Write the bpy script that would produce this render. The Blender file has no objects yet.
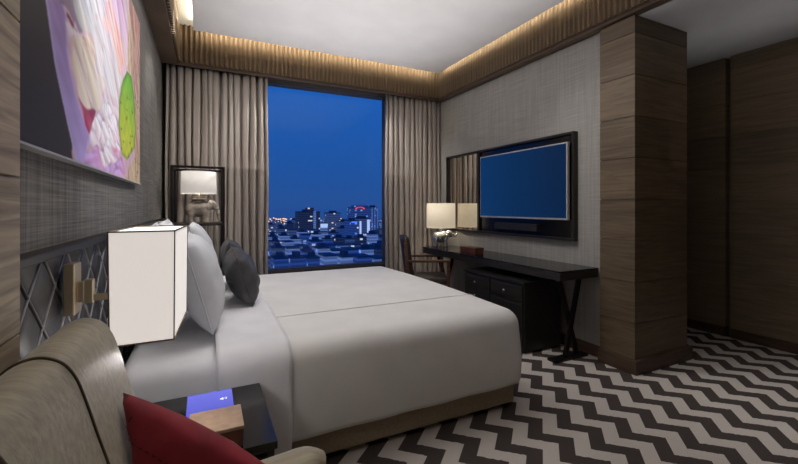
import bpy, bmesh, math, random
import numpy as np
from mathutils import Vector, Matrix
random.seed(7)
PI = math.pi
scene = bpy.context.scene
COL = scene.collection

# ------------------------------------------------------------------ materials
def srgb(r, g, b):
    f = lambda c: (c/255/12.92) if c/255 <= .04045 else ((c/255+.055)/1.055)**2.4
    return (f(r), f(g), f(b), 1)

def newmat(name):
    m = bpy.data.materials.new(name); m.use_nodes = True
    nt = m.node_tree; b = nt.nodes['Principled BSDF']
    return m, nt, b

def L(nt, a, b): nt.links.new(a, b)
def node(nt, t, **kw):
    n = nt.nodes.new(t)
    for k, v in kw.items(): setattr(n, k, v)
    return n

def noisy(name, c1, c2, scale=(8, 8, 8), detail=4, rough=.6, metal=0, bump=0, bscale=None, lo=.35, hi=.65,
          emit=None, es=0, spec=.5, sheen=0, coat=0):
    """principled with an object-space stretched noise colour and optional bump"""
    m, nt, b = newmat(name)
    tc = node(nt, 'ShaderNodeTexCoord'); mp = node(nt, 'ShaderNodeMapping')
    mp.inputs['Scale'].default_value = scale
    L(nt, tc.outputs['Object'], mp.inputs['Vector'])
    n = node(nt, 'ShaderNodeTexNoise'); n.inputs['Scale'].default_value = 1; n.inputs['Detail'].default_value = detail
    L(nt, mp.outputs[0], n.inputs['Vector'])
    r = node(nt, 'ShaderNodeValToRGB')
    r.color_ramp.elements[0].position = lo; r.color_ramp.elements[0].color = c1
    r.color_ramp.elements[1].position = hi; r.color_ramp.elements[1].color = c2
    L(nt, n.outputs['Fac'], r.inputs['Fac']); L(nt, r.outputs['Color'], b.inputs['Base Color'])
    b.inputs['Roughness'].default_value = rough; b.inputs['Metallic'].default_value = metal
    b.inputs['Specular IOR Level'].default_value = spec
    b.inputs['Sheen Weight'].default_value = sheen
    b.inputs['Coat Weight'].default_value = coat
    if emit:
        b.inputs['Emission Color'].default_value = emit; b.inputs['Emission Strength'].default_value = es
    if bump:
        bp = node(nt, 'ShaderNodeBump'); bp.inputs['Strength'].default_value = bump; bp.inputs['Distance'].default_value = .01
        src = n
        if bscale:
            mp2 = node(nt, 'ShaderNodeMapping'); mp2.inputs['Scale'].default_value = bscale
            L(nt, tc.outputs['Object'], mp2.inputs['Vector'])
            src = node(nt, 'ShaderNodeTexNoise'); src.inputs['Scale'].default_value = 1
            L(nt, mp2.outputs[0], src.inputs['Vector'])
        L(nt, src.outputs['Fac'], bp.inputs['Height']); L(nt, bp.outputs[0], b.inputs['Normal'])
    return m

def wood(name, c1, c2, axis, rough=.5):
    """grain running along axis ('x','y','z')"""
    m, nt, b = newmat(name)
    tc = node(nt, 'ShaderNodeTexCoord'); mp = node(nt, 'ShaderNodeMapping')
    s = [26, 26, 26]
    if axis == 'z': s[2] = 2.2
    else: s[0] = s[1] = 2.2; s[2] = 34
    mp.inputs['Scale'].default_value = s
    L(nt, tc.outputs['Object'], mp.inputs['Vector'])
    n = node(nt, 'ShaderNodeTexNoise'); n.inputs['Scale'].default_value = 1; n.inputs['Detail'].default_value = 6
    n.inputs['Distortion'].default_value = 1.2
    L(nt, mp.outputs[0], n.inputs['Vector'])
    r = node(nt, 'ShaderNodeValToRGB')
    r.color_ramp.elements[0].position = .3; r.color_ramp.elements[0].color = c1
    r.color_ramp.elements[1].position = .7; r.color_ramp.elements[1].color = c2
    L(nt, n.outputs['Fac'], r.inputs['Fac'])
    # per-plank tone
    mp2 = node(nt, 'ShaderNodeMapping'); mp2.inputs['Scale'].default_value = (.001, .001, 3.14)
    mp2.inputs['Location'].default_value = (0, 0, -4.18)
    L(nt, tc.outputs['Object'], mp2.inputs['Vector'])
    sx = node(nt, 'ShaderNodeSeparateXYZ'); L(nt, mp2.outputs[0], sx.inputs[0])
    fl = node(nt, 'ShaderNodeMath', operation='FLOOR'); L(nt, sx.outputs['Z'], fl.inputs[0])
    wn = node(nt, 'ShaderNodeTexWhiteNoise', noise_dimensions='1D'); L(nt, fl.outputs[0], wn.inputs['W'])
    mr = node(nt, 'ShaderNodeMapRange'); mr.inputs['To Min'].default_value = .78; mr.inputs['To Max'].default_value = 1.12
    L(nt, wn.outputs['Value'], mr.inputs['Value'])
    hs = node(nt, 'ShaderNodeHueSaturation'); L(nt, mr.outputs[0], hs.inputs['Value']); L(nt, r.outputs[0], hs.inputs['Color'])
    L(nt, hs.outputs[0], b.inputs['Base Color'])
    b.inputs['Roughness'].default_value = rough
    bp = node(nt, 'ShaderNodeBump'); bp.inputs['Strength'].default_value = .12; bp.inputs['Distance'].default_value = .004
    L(nt, n.outputs['Fac'], bp.inputs['Height']); L(nt, bp.outputs[0], b.inputs['Normal'])
    return m

def woven(name, c1, c2, vec=(0, 1, 1), rough=.75, fine=160):
    """grasscloth: crossed streaky noises (threads along y and along z)"""
    m, nt, b = newmat(name)
    tc = node(nt, 'ShaderNodeTexCoord')
    def nz(s):
        mp = node(nt, 'ShaderNodeMapping'); mp.inputs['Scale'].default_value = s
        L(nt, tc.outputs['Object'], mp.inputs['Vector'])
        n = node(nt, 'ShaderNodeTexNoise'); n.inputs['Scale'].default_value = 1; n.inputs['Detail'].default_value = 2
        L(nt, mp.outputs[0], n.inputs['Vector']); return n
    a = nz((3, 3, fine)); c = nz((fine*.5, fine*.5, 2)); w = nz((1.2, 1.2, 1.2))
    m1 = node(nt, 'ShaderNodeMath', operation='ADD'); L(nt, a.outputs['Fac'], m1.inputs[0]); L(nt, c.outputs['Fac'], m1.inputs[1])
    m2 = node(nt, 'ShaderNodeMath', operation='MULTIPLY_ADD'); L(nt, w.outputs['Fac'], m2.inputs[0]); m2.inputs[1].default_value = .3
    L(nt, m1.outputs[0], m2.inputs[2])
    mr = node(nt, 'ShaderNodeMapRange'); mr.inputs['From Min'].default_value = .85; mr.inputs['From Max'].default_value = 1.45
    L(nt, m2.outputs[0], mr.inputs['Value'])
    mx = node(nt, 'ShaderNodeMix', data_type='RGBA'); mx.inputs['A'].default_value = c1; mx.inputs['B'].default_value = c2
    L(nt, mr.outputs[0], mx.inputs['Factor']); L(nt, mx.outputs['Result'], b.inputs['Base Color'])
    b.inputs['Roughness'].default_value = rough
    bp = node(nt, 'ShaderNodeBump'); bp.inputs['Strength'].default_value = .25; bp.inputs['Distance'].default_value = .003
    L(nt, m1.outputs[0], bp.inputs['Height']); L(nt, bp.outputs[0], b.inputs['Normal'])
    return m

def plain(name, c, rough=.5, metal=0, emit=None, es=0, spec=.5, coat=0, trans=0):
    m = noisy(name, c, tuple([min(1, v*1.06) for v in c[:3]]+[1]), (30, 30, 30), 2, rough, metal, emit=emit, es=es, spec=spec, coat=coat)
    return m

M = {}
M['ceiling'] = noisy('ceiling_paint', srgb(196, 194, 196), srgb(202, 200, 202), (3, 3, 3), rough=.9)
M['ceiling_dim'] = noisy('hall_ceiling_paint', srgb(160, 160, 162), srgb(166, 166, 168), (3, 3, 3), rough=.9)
M['cove'] = noisy('cove_paint', srgb(226, 220, 208), srgb(232, 226, 214), (3, 3, 3), rough=.9)
M['wall_left'] = woven('charcoal_grasscloth', srgb(78, 75, 72), srgb(130, 126, 121))
M['wall_right'] = woven('grey_grasscloth', srgb(132, 130, 126), srgb(156, 153, 148), fine=110)
M['wall_back'] = noisy('window_wall_paint', srgb(74, 70, 68), srgb(80, 76, 74), (3, 3, 3), rough=.8)
M['wood_y'] = wood('oak_panel_y', srgb(86, 68, 54), srgb(140, 115, 93), 'y')
M['wood_x'] = wood('oak_panel_x', srgb(86, 72, 56), srgb(118, 101, 79), 'x')
M['wood_hall'] = wood('hall_oak_panel', srgb(120, 104, 84), srgb(146, 129, 106), 'y')
M['wood_pier'] = wood('grey_oak_panel', srgb(132, 116, 98), srgb(206, 186, 160), 'y')
M['wood_trim'] = wood('dark_oak_trim', srgb(64, 48, 38), srgb(92, 72, 58), 'y')
M['rib'] = wood('ribbed_walnut', srgb(92, 74, 53), srgb(108, 88, 64), 'z', .55)
M['soffit'] = wood('soffit_walnut', srgb(72, 56, 46), srgb(98, 78, 64), 'y')
M['black_wood'] = noisy('black_lacquer_wood', srgb(30, 28, 28), srgb(42, 39, 37), (40, 4, 40), rough=.3, spec=.5)
M['black_gloss'] = plain('black_gloss', srgb(14, 13, 14), rough=.16, spec=.5)
M['black_metal'] = plain('black_metal', srgb(36, 32, 32), rough=.4, metal=.6)
M['window_frame'] = plain('bronze_window_frame', srgb(78, 72, 70), rough=.5, metal=.3)
M['panel_frame'] = noisy('espresso_frame_wood', srgb(26, 22, 21), srgb(36, 31, 29), (40, 4, 40), rough=.35)
M['seam_leather'] = plain('graphite_leather_piping', srgb(128, 126, 128), rough=.4)
M['mirror'] = plain('mirror_silver', srgb(216, 212, 205), rough=.02, metal=1)
M['chrome'] = plain('polished_silver', srgb(205, 208, 214), rough=.24, metal=.9)
M['bezel'] = plain('brushed_steel_bezel', srgb(186, 184, 184), rough=.5, metal=.4)
M['brass'] = plain('antique_brass', srgb(200, 184, 160), rough=.38, metal=.85)
M['dark_brass'] = plain('dark_bronze', srgb(128, 108, 82), rough=.45, metal=.7)
M['linen'] = noisy('white_linen', srgb(226, 226, 230), srgb(234, 234, 238), (6, 6, 6), rough=.85, bump=.05)
M['duvet'] = noisy('ivory_duvet_cotton', srgb(222, 221, 219), srgb(229, 228, 226), (4, 4, 4), rough=.75, bump=.12, bscale=(5, 5, 5))
M['pillow'] = noisy('white_pillow_cotton', srgb(206, 208, 214), srgb(216, 218, 223), (8, 8, 8), rough=.85, bump=.25, bscale=(9, 9, 9))
M['satin'] = noisy('charcoal_satin', srgb(62, 62, 64), srgb(84, 84, 86), (9, 9, 9), rough=.5, bump=.4, bscale=(14, 14, 8))
M['base_fabric'] = noisy('taupe_bed_base_fabric', srgb(152, 138, 115), srgb(166, 152, 128), (60, 60, 60), rough=.9)
M['leather_tuft'] = noisy('graphite_leather', srgb(50, 49, 52), srgb(64, 63, 66), (14, 14, 14), rough=.42, bump=.1)
M['chair_fabric'] = noisy('khaki_satin_fabric', srgb(138, 129, 106), srgb(162, 152, 126), (9, 70, 60), rough=.5, bump=.12, bscale=(6, 90, 60), sheen=.3)
M['welt'] = plain('dark_khaki_welt', srgb(78, 68, 54), rough=.7)
M['red'] = noisy('crimson_cotton', srgb(136, 24, 42), srgb(164, 36, 56), (10, 10, 10), rough=.7, bump=.2, bscale=(16, 16, 16), sheen=.25)
M['red_dark'] = plain('dark_crimson_thread', srgb(88, 14, 26), rough=.8)
M['chair_leather'] = noisy('black_chair_leather', srgb(44, 38, 36), srgb(62, 54, 50), (20, 20, 20), rough=.5, bump=.1)
M['chair_wood'] = wood('walnut_chair_wood', srgb(70, 44, 32), srgb(112, 76, 56), 'x', .4)
M['box_leather'] = noisy('reddish_brown_box_leather', srgb(70, 36, 28), srgb(98, 54, 42), (20, 20, 20), rough=.45)
M['tan_leather'] = noisy('tan_box_leather', srgb(150, 124, 104), srgb(168, 140, 118), (30, 30, 30), rough=.55)
M['ceramic'] = noisy('beige_elephant_ceramic', srgb(140, 130, 120), srgb(204, 192, 178), (12, 12, 20), rough=.4)

def shade_mat(name, base, emit, es):
    m, nt, b = newmat(name)
    tc = node(nt, 'ShaderNodeTexCoord'); mp = node(nt, 'ShaderNodeMapping'); mp.inputs['Scale'].default_value = (300, 300, 60)
    L(nt, tc.outputs['Object'], mp.inputs['Vector'])
    n = node(nt, 'ShaderNodeTexNoise'); n.inputs['Scale'].default_value = 1; L(nt, mp.outputs[0], n.inputs['Vector'])
    mr = node(nt, 'ShaderNodeMapRange'); mr.inputs['To Min'].default_value = .93*es; mr.inputs['To Max'].default_value = 1.07*es
    L(nt, n.outputs['Fac'], mr.inputs['Value']); L(nt, mr.outputs[0], b.inputs['Emission Strength'])
    b.inputs['Base Color'].default_value = base; b.inputs['Emission Color'].default_value = emit
    b.inputs['Roughness'].default_value = .9
    return m
M['sconce_shade'] = shade_mat('sconce_linen_shade', srgb(240, 236, 228), srgb(255, 248, 242), .6)
M['sconce_top'] = shade_mat('sconce_diffuser', srgb(250, 250, 250), srgb(255, 252, 248), 1.2)
M['desk_shade'] = shade_mat('desk_linen_shade', srgb(225, 212, 190), srgb(255, 236, 204), .42)
M['far_shade'] = shade_mat('far_linen_shade', srgb(225, 220, 214), srgb(255, 246, 236), .38)

def curtain_mat():
    m = noisy('taupe_satin_curtain', srgb(150, 140, 132), srgb(166, 156, 147), (90, 90, 4), rough=.38, bump=.1, sheen=.2)
    return m
M['curtain'] = curtain_mat()

def carpet_mat():
    """chevron carpet: zigzag runs along Y (period .2205), stripes stack along X (period .2285)"""
    m, nt, b = newmat('chevron_carpet')
    tc = node(nt, 'ShaderNodeTexCoord'); sx = node(nt, 'ShaderNodeSeparateXYZ'); L(nt, tc.outputs['Object'], sx.inputs[0])
    def math_(op, a, bb, c=None):
        n = node(nt, 'ShaderNodeMath', operation=op)
        for i, v in enumerate((a, bb, c)):
            if v is None: continue
            if isinstance(v, (int, float)): n.inputs[i].default_value = v
            else: L(nt, v, n.inputs[i])
        return n.outputs[0]
    wob = node(nt, 'ShaderNodeTexNoise'); wob.inputs['Scale'].default_value = 40
    L(nt, tc.outputs['Object'], wob.inputs['Vector'])
    wv = math_('MULTIPLY_ADD', wob.outputs['Fac'], .012, -.006)
    yy = math_('ADD', sx.outputs['Y'], wv)
    ph = math_('FRACT', math_('DIVIDE', math_('ADD', yy, 10*.2205-1.74), .2205), 0)
    tri = math_('ABSOLUTE', math_('SUBTRACT', ph, .5), 0)          # .5 at the peak, 0 half way
    zig = math_('MULTIPLY', tri, .23)
    xx = math_('SUBTRACT', math_('ADD', sx.outputs['X'], 20*.2285-1.93), zig)
    fr = math_('FRACT', math_('DIVIDE', math_('ADD', xx, wv), .2285), 0)
    dark = math_('GREATER_THAN', fr, .5)
    n1 = node(nt, 'ShaderNodeTexNoise'); n1.inputs['Scale'].default_value = 160; n1.inputs['Detail'].default_value = 3
    L(nt, tc.outputs['Object'], n1.inputs['Vector'])
    ra = node(nt, 'ShaderNodeMix', data_type='RGBA'); ra.inputs['A'].default_value = srgb(168, 161, 155); ra.inputs['B'].default_value = srgb(214, 206, 199)
    L(nt, n1.outputs['Fac'], ra.inputs['Factor'])
    rb = node(nt, 'ShaderNodeMix', data_type='RGBA'); rb.inputs['A'].default_value = srgb(56, 50, 48); rb.inputs['B'].default_value = srgb(84, 76, 73)
    L(nt, n1.outputs['Fac'], rb.inputs['Factor'])
    mx = node(nt, 'ShaderNodeMix', data_type='RGBA'); L(nt, dark, mx.inputs['Factor'])
    L(nt, ra.outputs['Result'], mx.inputs['A']); L(nt, rb.outputs['Result'], mx.inputs['B'])
    L(nt, mx.outputs['Result'], b.inputs['Base Color']); b.inputs['Roughness'].default_value = .95
    b.inputs['Specular IOR Level'].default_value = .15
    bp = node(nt, 'ShaderNodeBump'); bp.inputs['Strength'].default_value = .4; bp.inputs['Distance'].default_value = .004
    L(nt, n1.outputs['Fac'], bp.inputs['Height']); L(nt, bp.outputs[0], b.inputs['Normal'])
    return m
M['carpet'] = carpet_mat()

def glass_mat():
    m = bpy.data.materials.new('window_glass'); m.use_nodes = True; nt = m.node_tree; nt.nodes.clear()
    o = node(nt, 'ShaderNodeOutputMaterial'); mx = node(nt, 'ShaderNodeMixShader'); mx.inputs['Fac'].default_value = .012
    t = node(nt, 'ShaderNodeBsdfTransparent'); t.inputs['Color'].default_value = (.96, .98, 1, 1)
    g = node(nt, 'ShaderNodeBsdfGlossy'); g.inputs['Roughness'].default_value = .02
    L(nt, t.outputs[0], mx.inputs[1]); L(nt, g.outputs[0], mx.inputs[2]); L(nt, mx.outputs[0], o.inputs['Surface'])
    return m
M['glass'] = glass_mat()

def screen_mat(name, c1, c2, axis, lo, hi):
    m, nt, b = newmat(name)
    tc = node(nt, 'ShaderNodeTexCoord'); sx = node(nt, 'ShaderNodeSeparateXYZ'); L(nt, tc.outputs['Object'], sx.inputs[0])
    mr = node(nt, 'ShaderNodeMapRange'); mr.inputs['From Min'].default_value = lo; mr.inputs['From Max'].default_value = hi
    L(nt, sx.outputs[axis], mr.inputs['Value'])
    mx = node(nt, 'ShaderNodeMix', data_type='RGBA'); mx.inputs['A'].default_value = c1; mx.inputs['B'].default_value = c2
    L(nt, mr.outputs[0], mx.inputs['Factor'])
    L(nt, mx.outputs['Result'], b.inputs['Emission Color']); b.inputs['Emission Strength'].default_value = 1
    b.inputs['Base Color'].default_value = (.005, .006, .01, 1); b.inputs['Roughness'].default_value = .25
    b.inputs['Specular IOR Level'].default_value = .06
    return m

# ------------------------------------------------------------------ mesh helpers
def BM(): return bmesh.new()

def box(bm, x0, x1, y0, y1, z0, z1, bev=0, seg=2, mat=None):
    vs = [bm.verts.new((x, y, z)) for x in (x0, x1) for y in (y0, y1) for z in (z0, z1)]
    fs = [(0, 1, 3, 2), (4, 6, 7, 5), (0, 4, 5, 1), (2, 3, 7, 6), (0, 2, 6, 4), (1, 5, 7, 3)]
    faces = [bm.faces.new([vs[i] for i in f]) for f in fs]
    if bev:
        es = list({e for f in faces for e in f.edges})
        bmesh.ops.bevel(bm, geom=es, offset=bev, segments=seg, affect='EDGES', profile=.5)
    if mat is not None:
        bmesh.ops.transform(bm, matrix=mat, verts=[v for v in vs if v.is_valid])
    return faces

def bar(bm, a, b, w, d, up=(0, 0, 1)):
    """rectangular bar from a to b, w wide, d deep"""
    a, b, up = Vector(a), Vector(b), Vector(up)
    t = (b-a).normalized(); s = t.cross(up)
    if s.length < 1e-4: s = t.cross(Vector((1, 0, 0)))
    s.normalize(); n = s.cross(t)
    vs = []
    for p in (a, b):
        for i, j in ((-1, -1), (1, -1), (1, 1), (-1, 1)):
            vs.append(bm.verts.new(p + s*(w/2*i) + n*(d/2*j)))
    for f in ((0, 1, 2, 3), (7, 6, 5, 4), (0, 4, 5, 1), (1, 5, 6, 2), (2, 6, 7, 3), (3, 7, 4, 0)):
        bm.faces.new([vs[i] for i in f])

def tube(bm, pts, rad, seg=10, cap=True):
    pts = [Vector(p) for p in pts]
    rads = rad if isinstance(rad, (list, tuple)) else [rad]*len(pts)
    rings = []
    ref = None
    for i, p in enumerate(pts):
        t = (pts[min(i+1, len(pts)-1)] - pts[max(i-1, 0)]).normalized()
        if ref is None:
            ref = t.cross(Vector((0, 0, 1)))
            if ref.length < .05: ref = t.cross(Vector((1, 0, 0)))
        ref = (ref - t*ref.dot(t)).normalized(); n = t.cross(ref)
        rings.append([bm.verts.new(p + (ref*math.cos(2*PI*k/seg) + n*math.sin(2*PI*k/seg))*rads[i]) for k in range(seg)])
    for r0, r1 in zip(rings, rings[1:]):
        for k in range(seg):
            bm.faces.new((r0[k], r0[(k+1) % seg], r1[(k+1) % seg], r1[k]))
    if cap:
        bm.faces.new(rings[0][::-1]); bm.faces.new(rings[-1])

def lathe(bm, prof, c, seg=24, cap=True, sx=1, sy=1):
    rings = [[bm.verts.new((c[0]+r*sx*math.cos(2*PI*k/seg), c[1]+r*sy*math.sin(2*PI*k/seg), c[2]+z)) for k in range(seg)] for r, z in prof]
    for r0, r1 in zip(rings, rings[1:]):
        for k in range(seg):
            bm.faces.new((r0[k], r0[(k+1) % seg], r1[(k+1) % seg], r1[k]))
    if cap:
        bm.faces.new(rings[0][::-1]); bm.faces.new(rings[-1])

def ellipsoid(bm, c, r, rot=None, seg=16):
    mt = Matrix.Translation(c)
    if rot is not None: mt = mt @ rot
    bmesh.ops.create_uvsphere(bm, u_segments=seg, v_segments=seg//2+2, radius=1, matrix=mt @ Matrix.Diagonal((r[0], r[1], r[2], 1)))

def grid(bm, fn, nu, nv, closeu=False):
    vs = [[bm.verts.new(fn(i/(nu if closeu else nu-1), j/(nv-1))) for j in range(nv)] for i in range(nu)]
    for i in range(nu if closeu else nu-1):
        for j in range(nv-1):
            a = vs[i]; b = vs[(i+1) % nu]
            bm.faces.new((a[j], b[j], b[j+1], a[j+1]))
    return vs

def obj(name, bm, mat, parent=None, smooth=False, fix=True):
    if fix: bmesh.ops.recalc_face_normals(bm, faces=bm.faces)
    me = bpy.data.meshes.new(name); bm.to_mesh(me); bm.free()
    me.materials.append(M[mat] if isinstance(mat, str) else mat)
    if smooth:
        me.polygons.foreach_set('use_smooth', [True]*len(me.polygons))
        if smooth == 'auto': me.set_sharp_from_angle(angle=math.radians(38))
    o = bpy.data.objects.new(name, me); COL.objects.link(o)
    if parent is not None:
        o.parent = parent
        off = world_loc(parent)
        me.transform(Matrix.Translation(-off))      # shapes are written in room coordinates
    return o

def world_loc(o):
    v = Vector((0, 0, 0))
    while o is not None: v = v + o.location; o = o.parent
    return v

def thing(name, label, cat, loc=(0, 0, 0), group=None):
    o = bpy.data.objects.new(name, None); COL.objects.link(o); o.location = loc; o.empty_display_size = .1
    return tag(o, label, cat, group)

def tag(o, label, cat, group=None):
    o['label'] = label; o['category'] = cat
    if group: o['group'] = group
    return o

def struct(name, bm, mat, parent=None, smooth=False):
    o = obj(name, bm, mat, parent, smooth)
    if parent is None: o['kind'] = 'structure'
    return o

def origin_to(o, loc):
    """moves a top-level mesh's origin to loc without moving the shape"""
    d = Vector(loc) - o.location
    o.data.transform(Matrix.Translation(-d)); o.location = loc
    return o

# ------------------------------------------------------------------ camera
CAMH = 1.27
cam = bpy.data.cameras.new('camera'); co = bpy.data.objects.new('camera', cam); COL.objects.link(co)
cam.sensor_width = 36; cam.lens = 394/798*36; cam.shift_y = -25/798; cam.clip_end = 20000; cam.clip_start = .02
co.location = (0, 0, CAMH); co.rotation_euler = (PI/2, 0, -math.radians(26.2))
scene.camera = co

# ------------------------------------------------------------------ room shell
LX, RX, HX, BY = -.40, 2.98, 4.58, 4.85         # left wall, right wall, entry hall wall, window wall
WX0, WX1, WZ0, WZ1 = .62, 2.215, .515, 2.757       # window opening
CB = 2.74                                         # underside of the wooden cornice
bm = BM(); box(bm, -.7, 5.2, -1.7, 5.1, -.06, 0); struct('floor', bm, 'carpet')
bm = BM(); box(bm, LX-.2, LX, -1.7, BY+.2, 0, 3.3); struct('wall_left', bm, 'wall_left')
bm = BM()
box(bm, LX, WX0, BY, BY+.2, 0, 3.3); box(bm, WX1, HX, BY, BY+.2, 0, 3.3)
box(bm, WX0, WX1, BY, BY+.2, 0, WZ0); box(bm, WX0, WX1, BY, BY+.2, WZ1, 3.3)
struct('wall_back', bm, 'wall_back')
bm = BM(); box(bm, RX, RX+.12, 1.93, BY, 0, 3.3); struct('wall_right', bm, 'wall_right')
bm = BM(); box(bm, -.4, HX, -1.7, -1.5, 0, 3.3); struct('wall_near', bm, 'wood_hall')
# ceiling: upper slab, floating raft with a slot around it, lower ceiling over the entry hall
bm = BM(); box(bm, -.6, RX+.1, -1.7, 5.05, 3.15, 3.3); struct('ceiling', bm, 'cove')
RFX0, RFX1, RFY1 = -.106, 2.81, 4.52
bm = BM(); box(bm, RFX0, RFX1, -1.5, RFY1, 3.07, 3.105); struct('ceiling_raft', bm, 'ceiling')
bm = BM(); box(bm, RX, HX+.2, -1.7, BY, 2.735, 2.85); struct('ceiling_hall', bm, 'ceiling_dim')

def ribbed(bm, a, b, n, z0, z1, out, depth=.026, per=.048, sub=9):
    """row of half-round vertical ribs from a to b (xy), bulging along out"""
    a, b, out = Vector(a), Vector(b), Vector(out)
    ln = (b-a).length; k = max(1, int(round(ln/per))); rows = []
    for i in range(k*sub+1):
        t = i/(k*sub); f = (i % sub)/sub
        h = math.sqrt(max(0, 1-(2*min(1, f/.78)-1)**2))*depth
        p = a.lerp(b, t)+out*h
        rows.append((bm.verts.new((p.x, p.y, z0)), bm.verts.new((p.x, p.y, z1))))
    for r0, r1 in zip(rows, rows[1:]):
        bm.faces.new((r0[0], r1[0], r1[1], r0[1]))

# cornices (soffit box + ribbed face); ribs stop above a plain lip
CFX, CRX, CFY = -.26, 2.90, 4.64
def cornice(name, a, b, out, bx):
    bm = BM(); box(bm, *bx, CB, 3.15); o = struct(name, bm, 'soffit')
    bm = BM(); ribbed(bm, a, b, 0, CB+.028, 3.15, out)
    r = obj('ribbed_face', bm, 'rib', o, True, fix=False)
    return o
cornice('trim_1', (CFX+.002, -1.5), (CFX+.002, CFY), (1, 0), (LX, CFX, -1.5, CFY))
cornice('trim_2', (CFX+.01, CFY-.002), (CRX-.01, CFY-.002), (0, -1), (LX, RX, CFY, CFY+.03))
cornice('trim_3', (CRX-.002, -1.5), (CRX-.002, CFY), (-1, 0), (CRX, RX, -1.5, CFY))

# window: frame + pane
bm = BM()
fy0, fy1, w = BY+.02, BY+.09, .026
box(bm, WX0, WX0+w, fy0, fy1, WZ0, WZ1); box(bm, WX1-w, WX1, fy0, fy1, WZ0, WZ1)
box(bm, WX0+w, WX1-w, fy0, fy1, WZ0, WZ0+w*.4); box(bm, WX0+w, WX1-w, fy0, fy1, WZ1-w*.5, WZ1)
win = struct('window_1', bm, 'window_frame')
bm = BM(); box(bm, WX0+w, WX1-w, BY+.05, BY+.056, WZ0+w*.4, WZ1-w*.5); obj('pane', bm, 'glass', win)
bm = BM(); box(bm, WX0-.02, WX1+.02, BY-.02, BY+.02, WZ0-.03, WZ0, .004); struct('trim_4', bm, 'window_frame')

# panelled pier on the left next to the camera
JZ = [1.33+.318*k for k in range(-3, 6)]
def planks(bm, x0, x1, y0, y1, zlo, zhi, gap=.006, inset=.006, core=True):
    zs = [zlo]+[z for z in JZ if zlo+.05 < z < zhi-.05]+[zhi]
    for a, b in zip(zs, zs[1:]):
        box(bm, x0, x1, y0, y1, a+gap/2, b-gap/2)
    box(bm, x0+inset, x1-inset, y0+inset, y1-inset, zlo, zhi)
bm = BM(); planks(bm, LX, -.34, -1.5, 1.066, 0, CB); struct('wall_pier', bm, 'wood_pier')
# column beside the desk, faced with horizontal oak boards
PX0, PX1, PY0, PY1 = 2.93, 3.62, 1.895, 2.19
bm = BM(); planks(bm, PX0, PX1, PY0, PY1, .1, 2.735); col = struct('wall_column', bm, 'wood_x')
bm = BM(); box(bm, PX0-.03, PX1+.03, PY0-.03, PY1, 0, .108, .004); obj('plinth', bm, 'wood_trim', col)
# entry hall panelling with a dark recess (door jamb)
bm = BM()
planks(bm, HX, HX+.1, 2.055, BY, .09, 2.735); planks(bm, HX, HX+.1, -1.5, 2.01, .09, 2.735)
box(bm, HX+.07, HX+.12, -1.5, BY, 0, 2.735)
wh = struct('wall_hall', bm, 'wood_hall')
bm = BM(); box(bm, HX-.012, HX+.07, 2.055, BY, 0, .088, .003); box(bm, HX-.012, HX+.07, -1.5, 2.01, 0, .088, .003)
struct('baseboard_hall', bm, 'wood_trim')
bm = BM(); box(bm, RX-.014, RX, PY1, BY, 0, .10, .003); struct('baseboard_right', bm, 'wood_trim')

# ------------------------------------------------------------------ curtains
def curtain(x0, x1, folds, label, seed, flat=None):
    rnd = random.Random(seed)
    n = folds*14
    xs = np.linspace(0, 1, n+1)
    ws = [rnd.uniform(.7, 1.3) for _ in range(folds)]; tot = sum(ws); edges = [0]
    for q in ws: edges.append(edges[-1]+q/tot)
    amps = [rnd.uniform(.045, .062) for _ in range(folds)]
    pts = []
    for t in xs:
        k = 0
        while k < folds-1 and t > edges[k+1]: k += 1
        f = (t-edges[k])/(edges[k+1]-edges[k])
        a = amps[k]
        pts.append((x0+(x1-x0)*t + .016*math.sin(4*PI*f), 4.745 - a*(math.cos(2*PI*f)+.18*math.cos(6*PI*f+k)), f, k))
    bm = BM(); nz = 10; rows = []
    for j in range(nz+1):
        z = .02+(2.80-.02)*j/nz; q = .85+.25*(1-j/nz)
        rows.append([bm.verts.new((p[0]+.006*math.sin(3*z+p[3]*1.7), 4.745+(p[1]-4.745)*q*.95, z)) for p in pts])
    for r0, r1 in zip(rows, rows[1:]):
        for i in range(n): bm.faces.new((r0[i], r0[i+1], r1[i+1], r1[i]))
    o = obj('curtain', bm, 'curtain', None, True)
    sd = o.modifiers.new('thickness', 'SOLIDIFY'); sd.thickness = .004
    tag(o, label, 'curtain')
    return origin_to(o, ((x0+x1)/2, 4.745, .02))
curtain(-.365, .645, 14, 'taupe satin curtain to the left of the window, behind the black etagere', 3)
curtain(2.13, 2.955, 11, 'taupe satin curtain to the right of the window, behind the desk chair', 5)

# ------------------------------------------------------------------ bed
BX0, BX1, BYN, BYF = -.33, 1.815, 1.885, 4.06     # head, foot, near side, far side
bed = thing('bed', 'king size bed with a taupe fabric base and white mattress against the tufted headboard', 'bed', (.73, 2.97, 0))
bm = BM(); box(bm, BX0, 1.765, BYN+.035, BYF-.035, .03, .25, .02, 3); obj('bed_base', bm, 'base_fabric', bed, 'auto')
for x in (BX0+.1, 1.66):
    for y in (BYN+.14, BYF-.14):
        bm = BM(); box(bm, x-.03, x+.03, y-.03, y+.03, 0, .04); obj('leg', bm, 'black_wood', bed)
bm = BM(); box(bm, BX0, 1.77, BYN+.02, BYF-.02, .25, .60, .07, 5); obj('mattress', bm, 'linen', bed, True)

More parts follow.
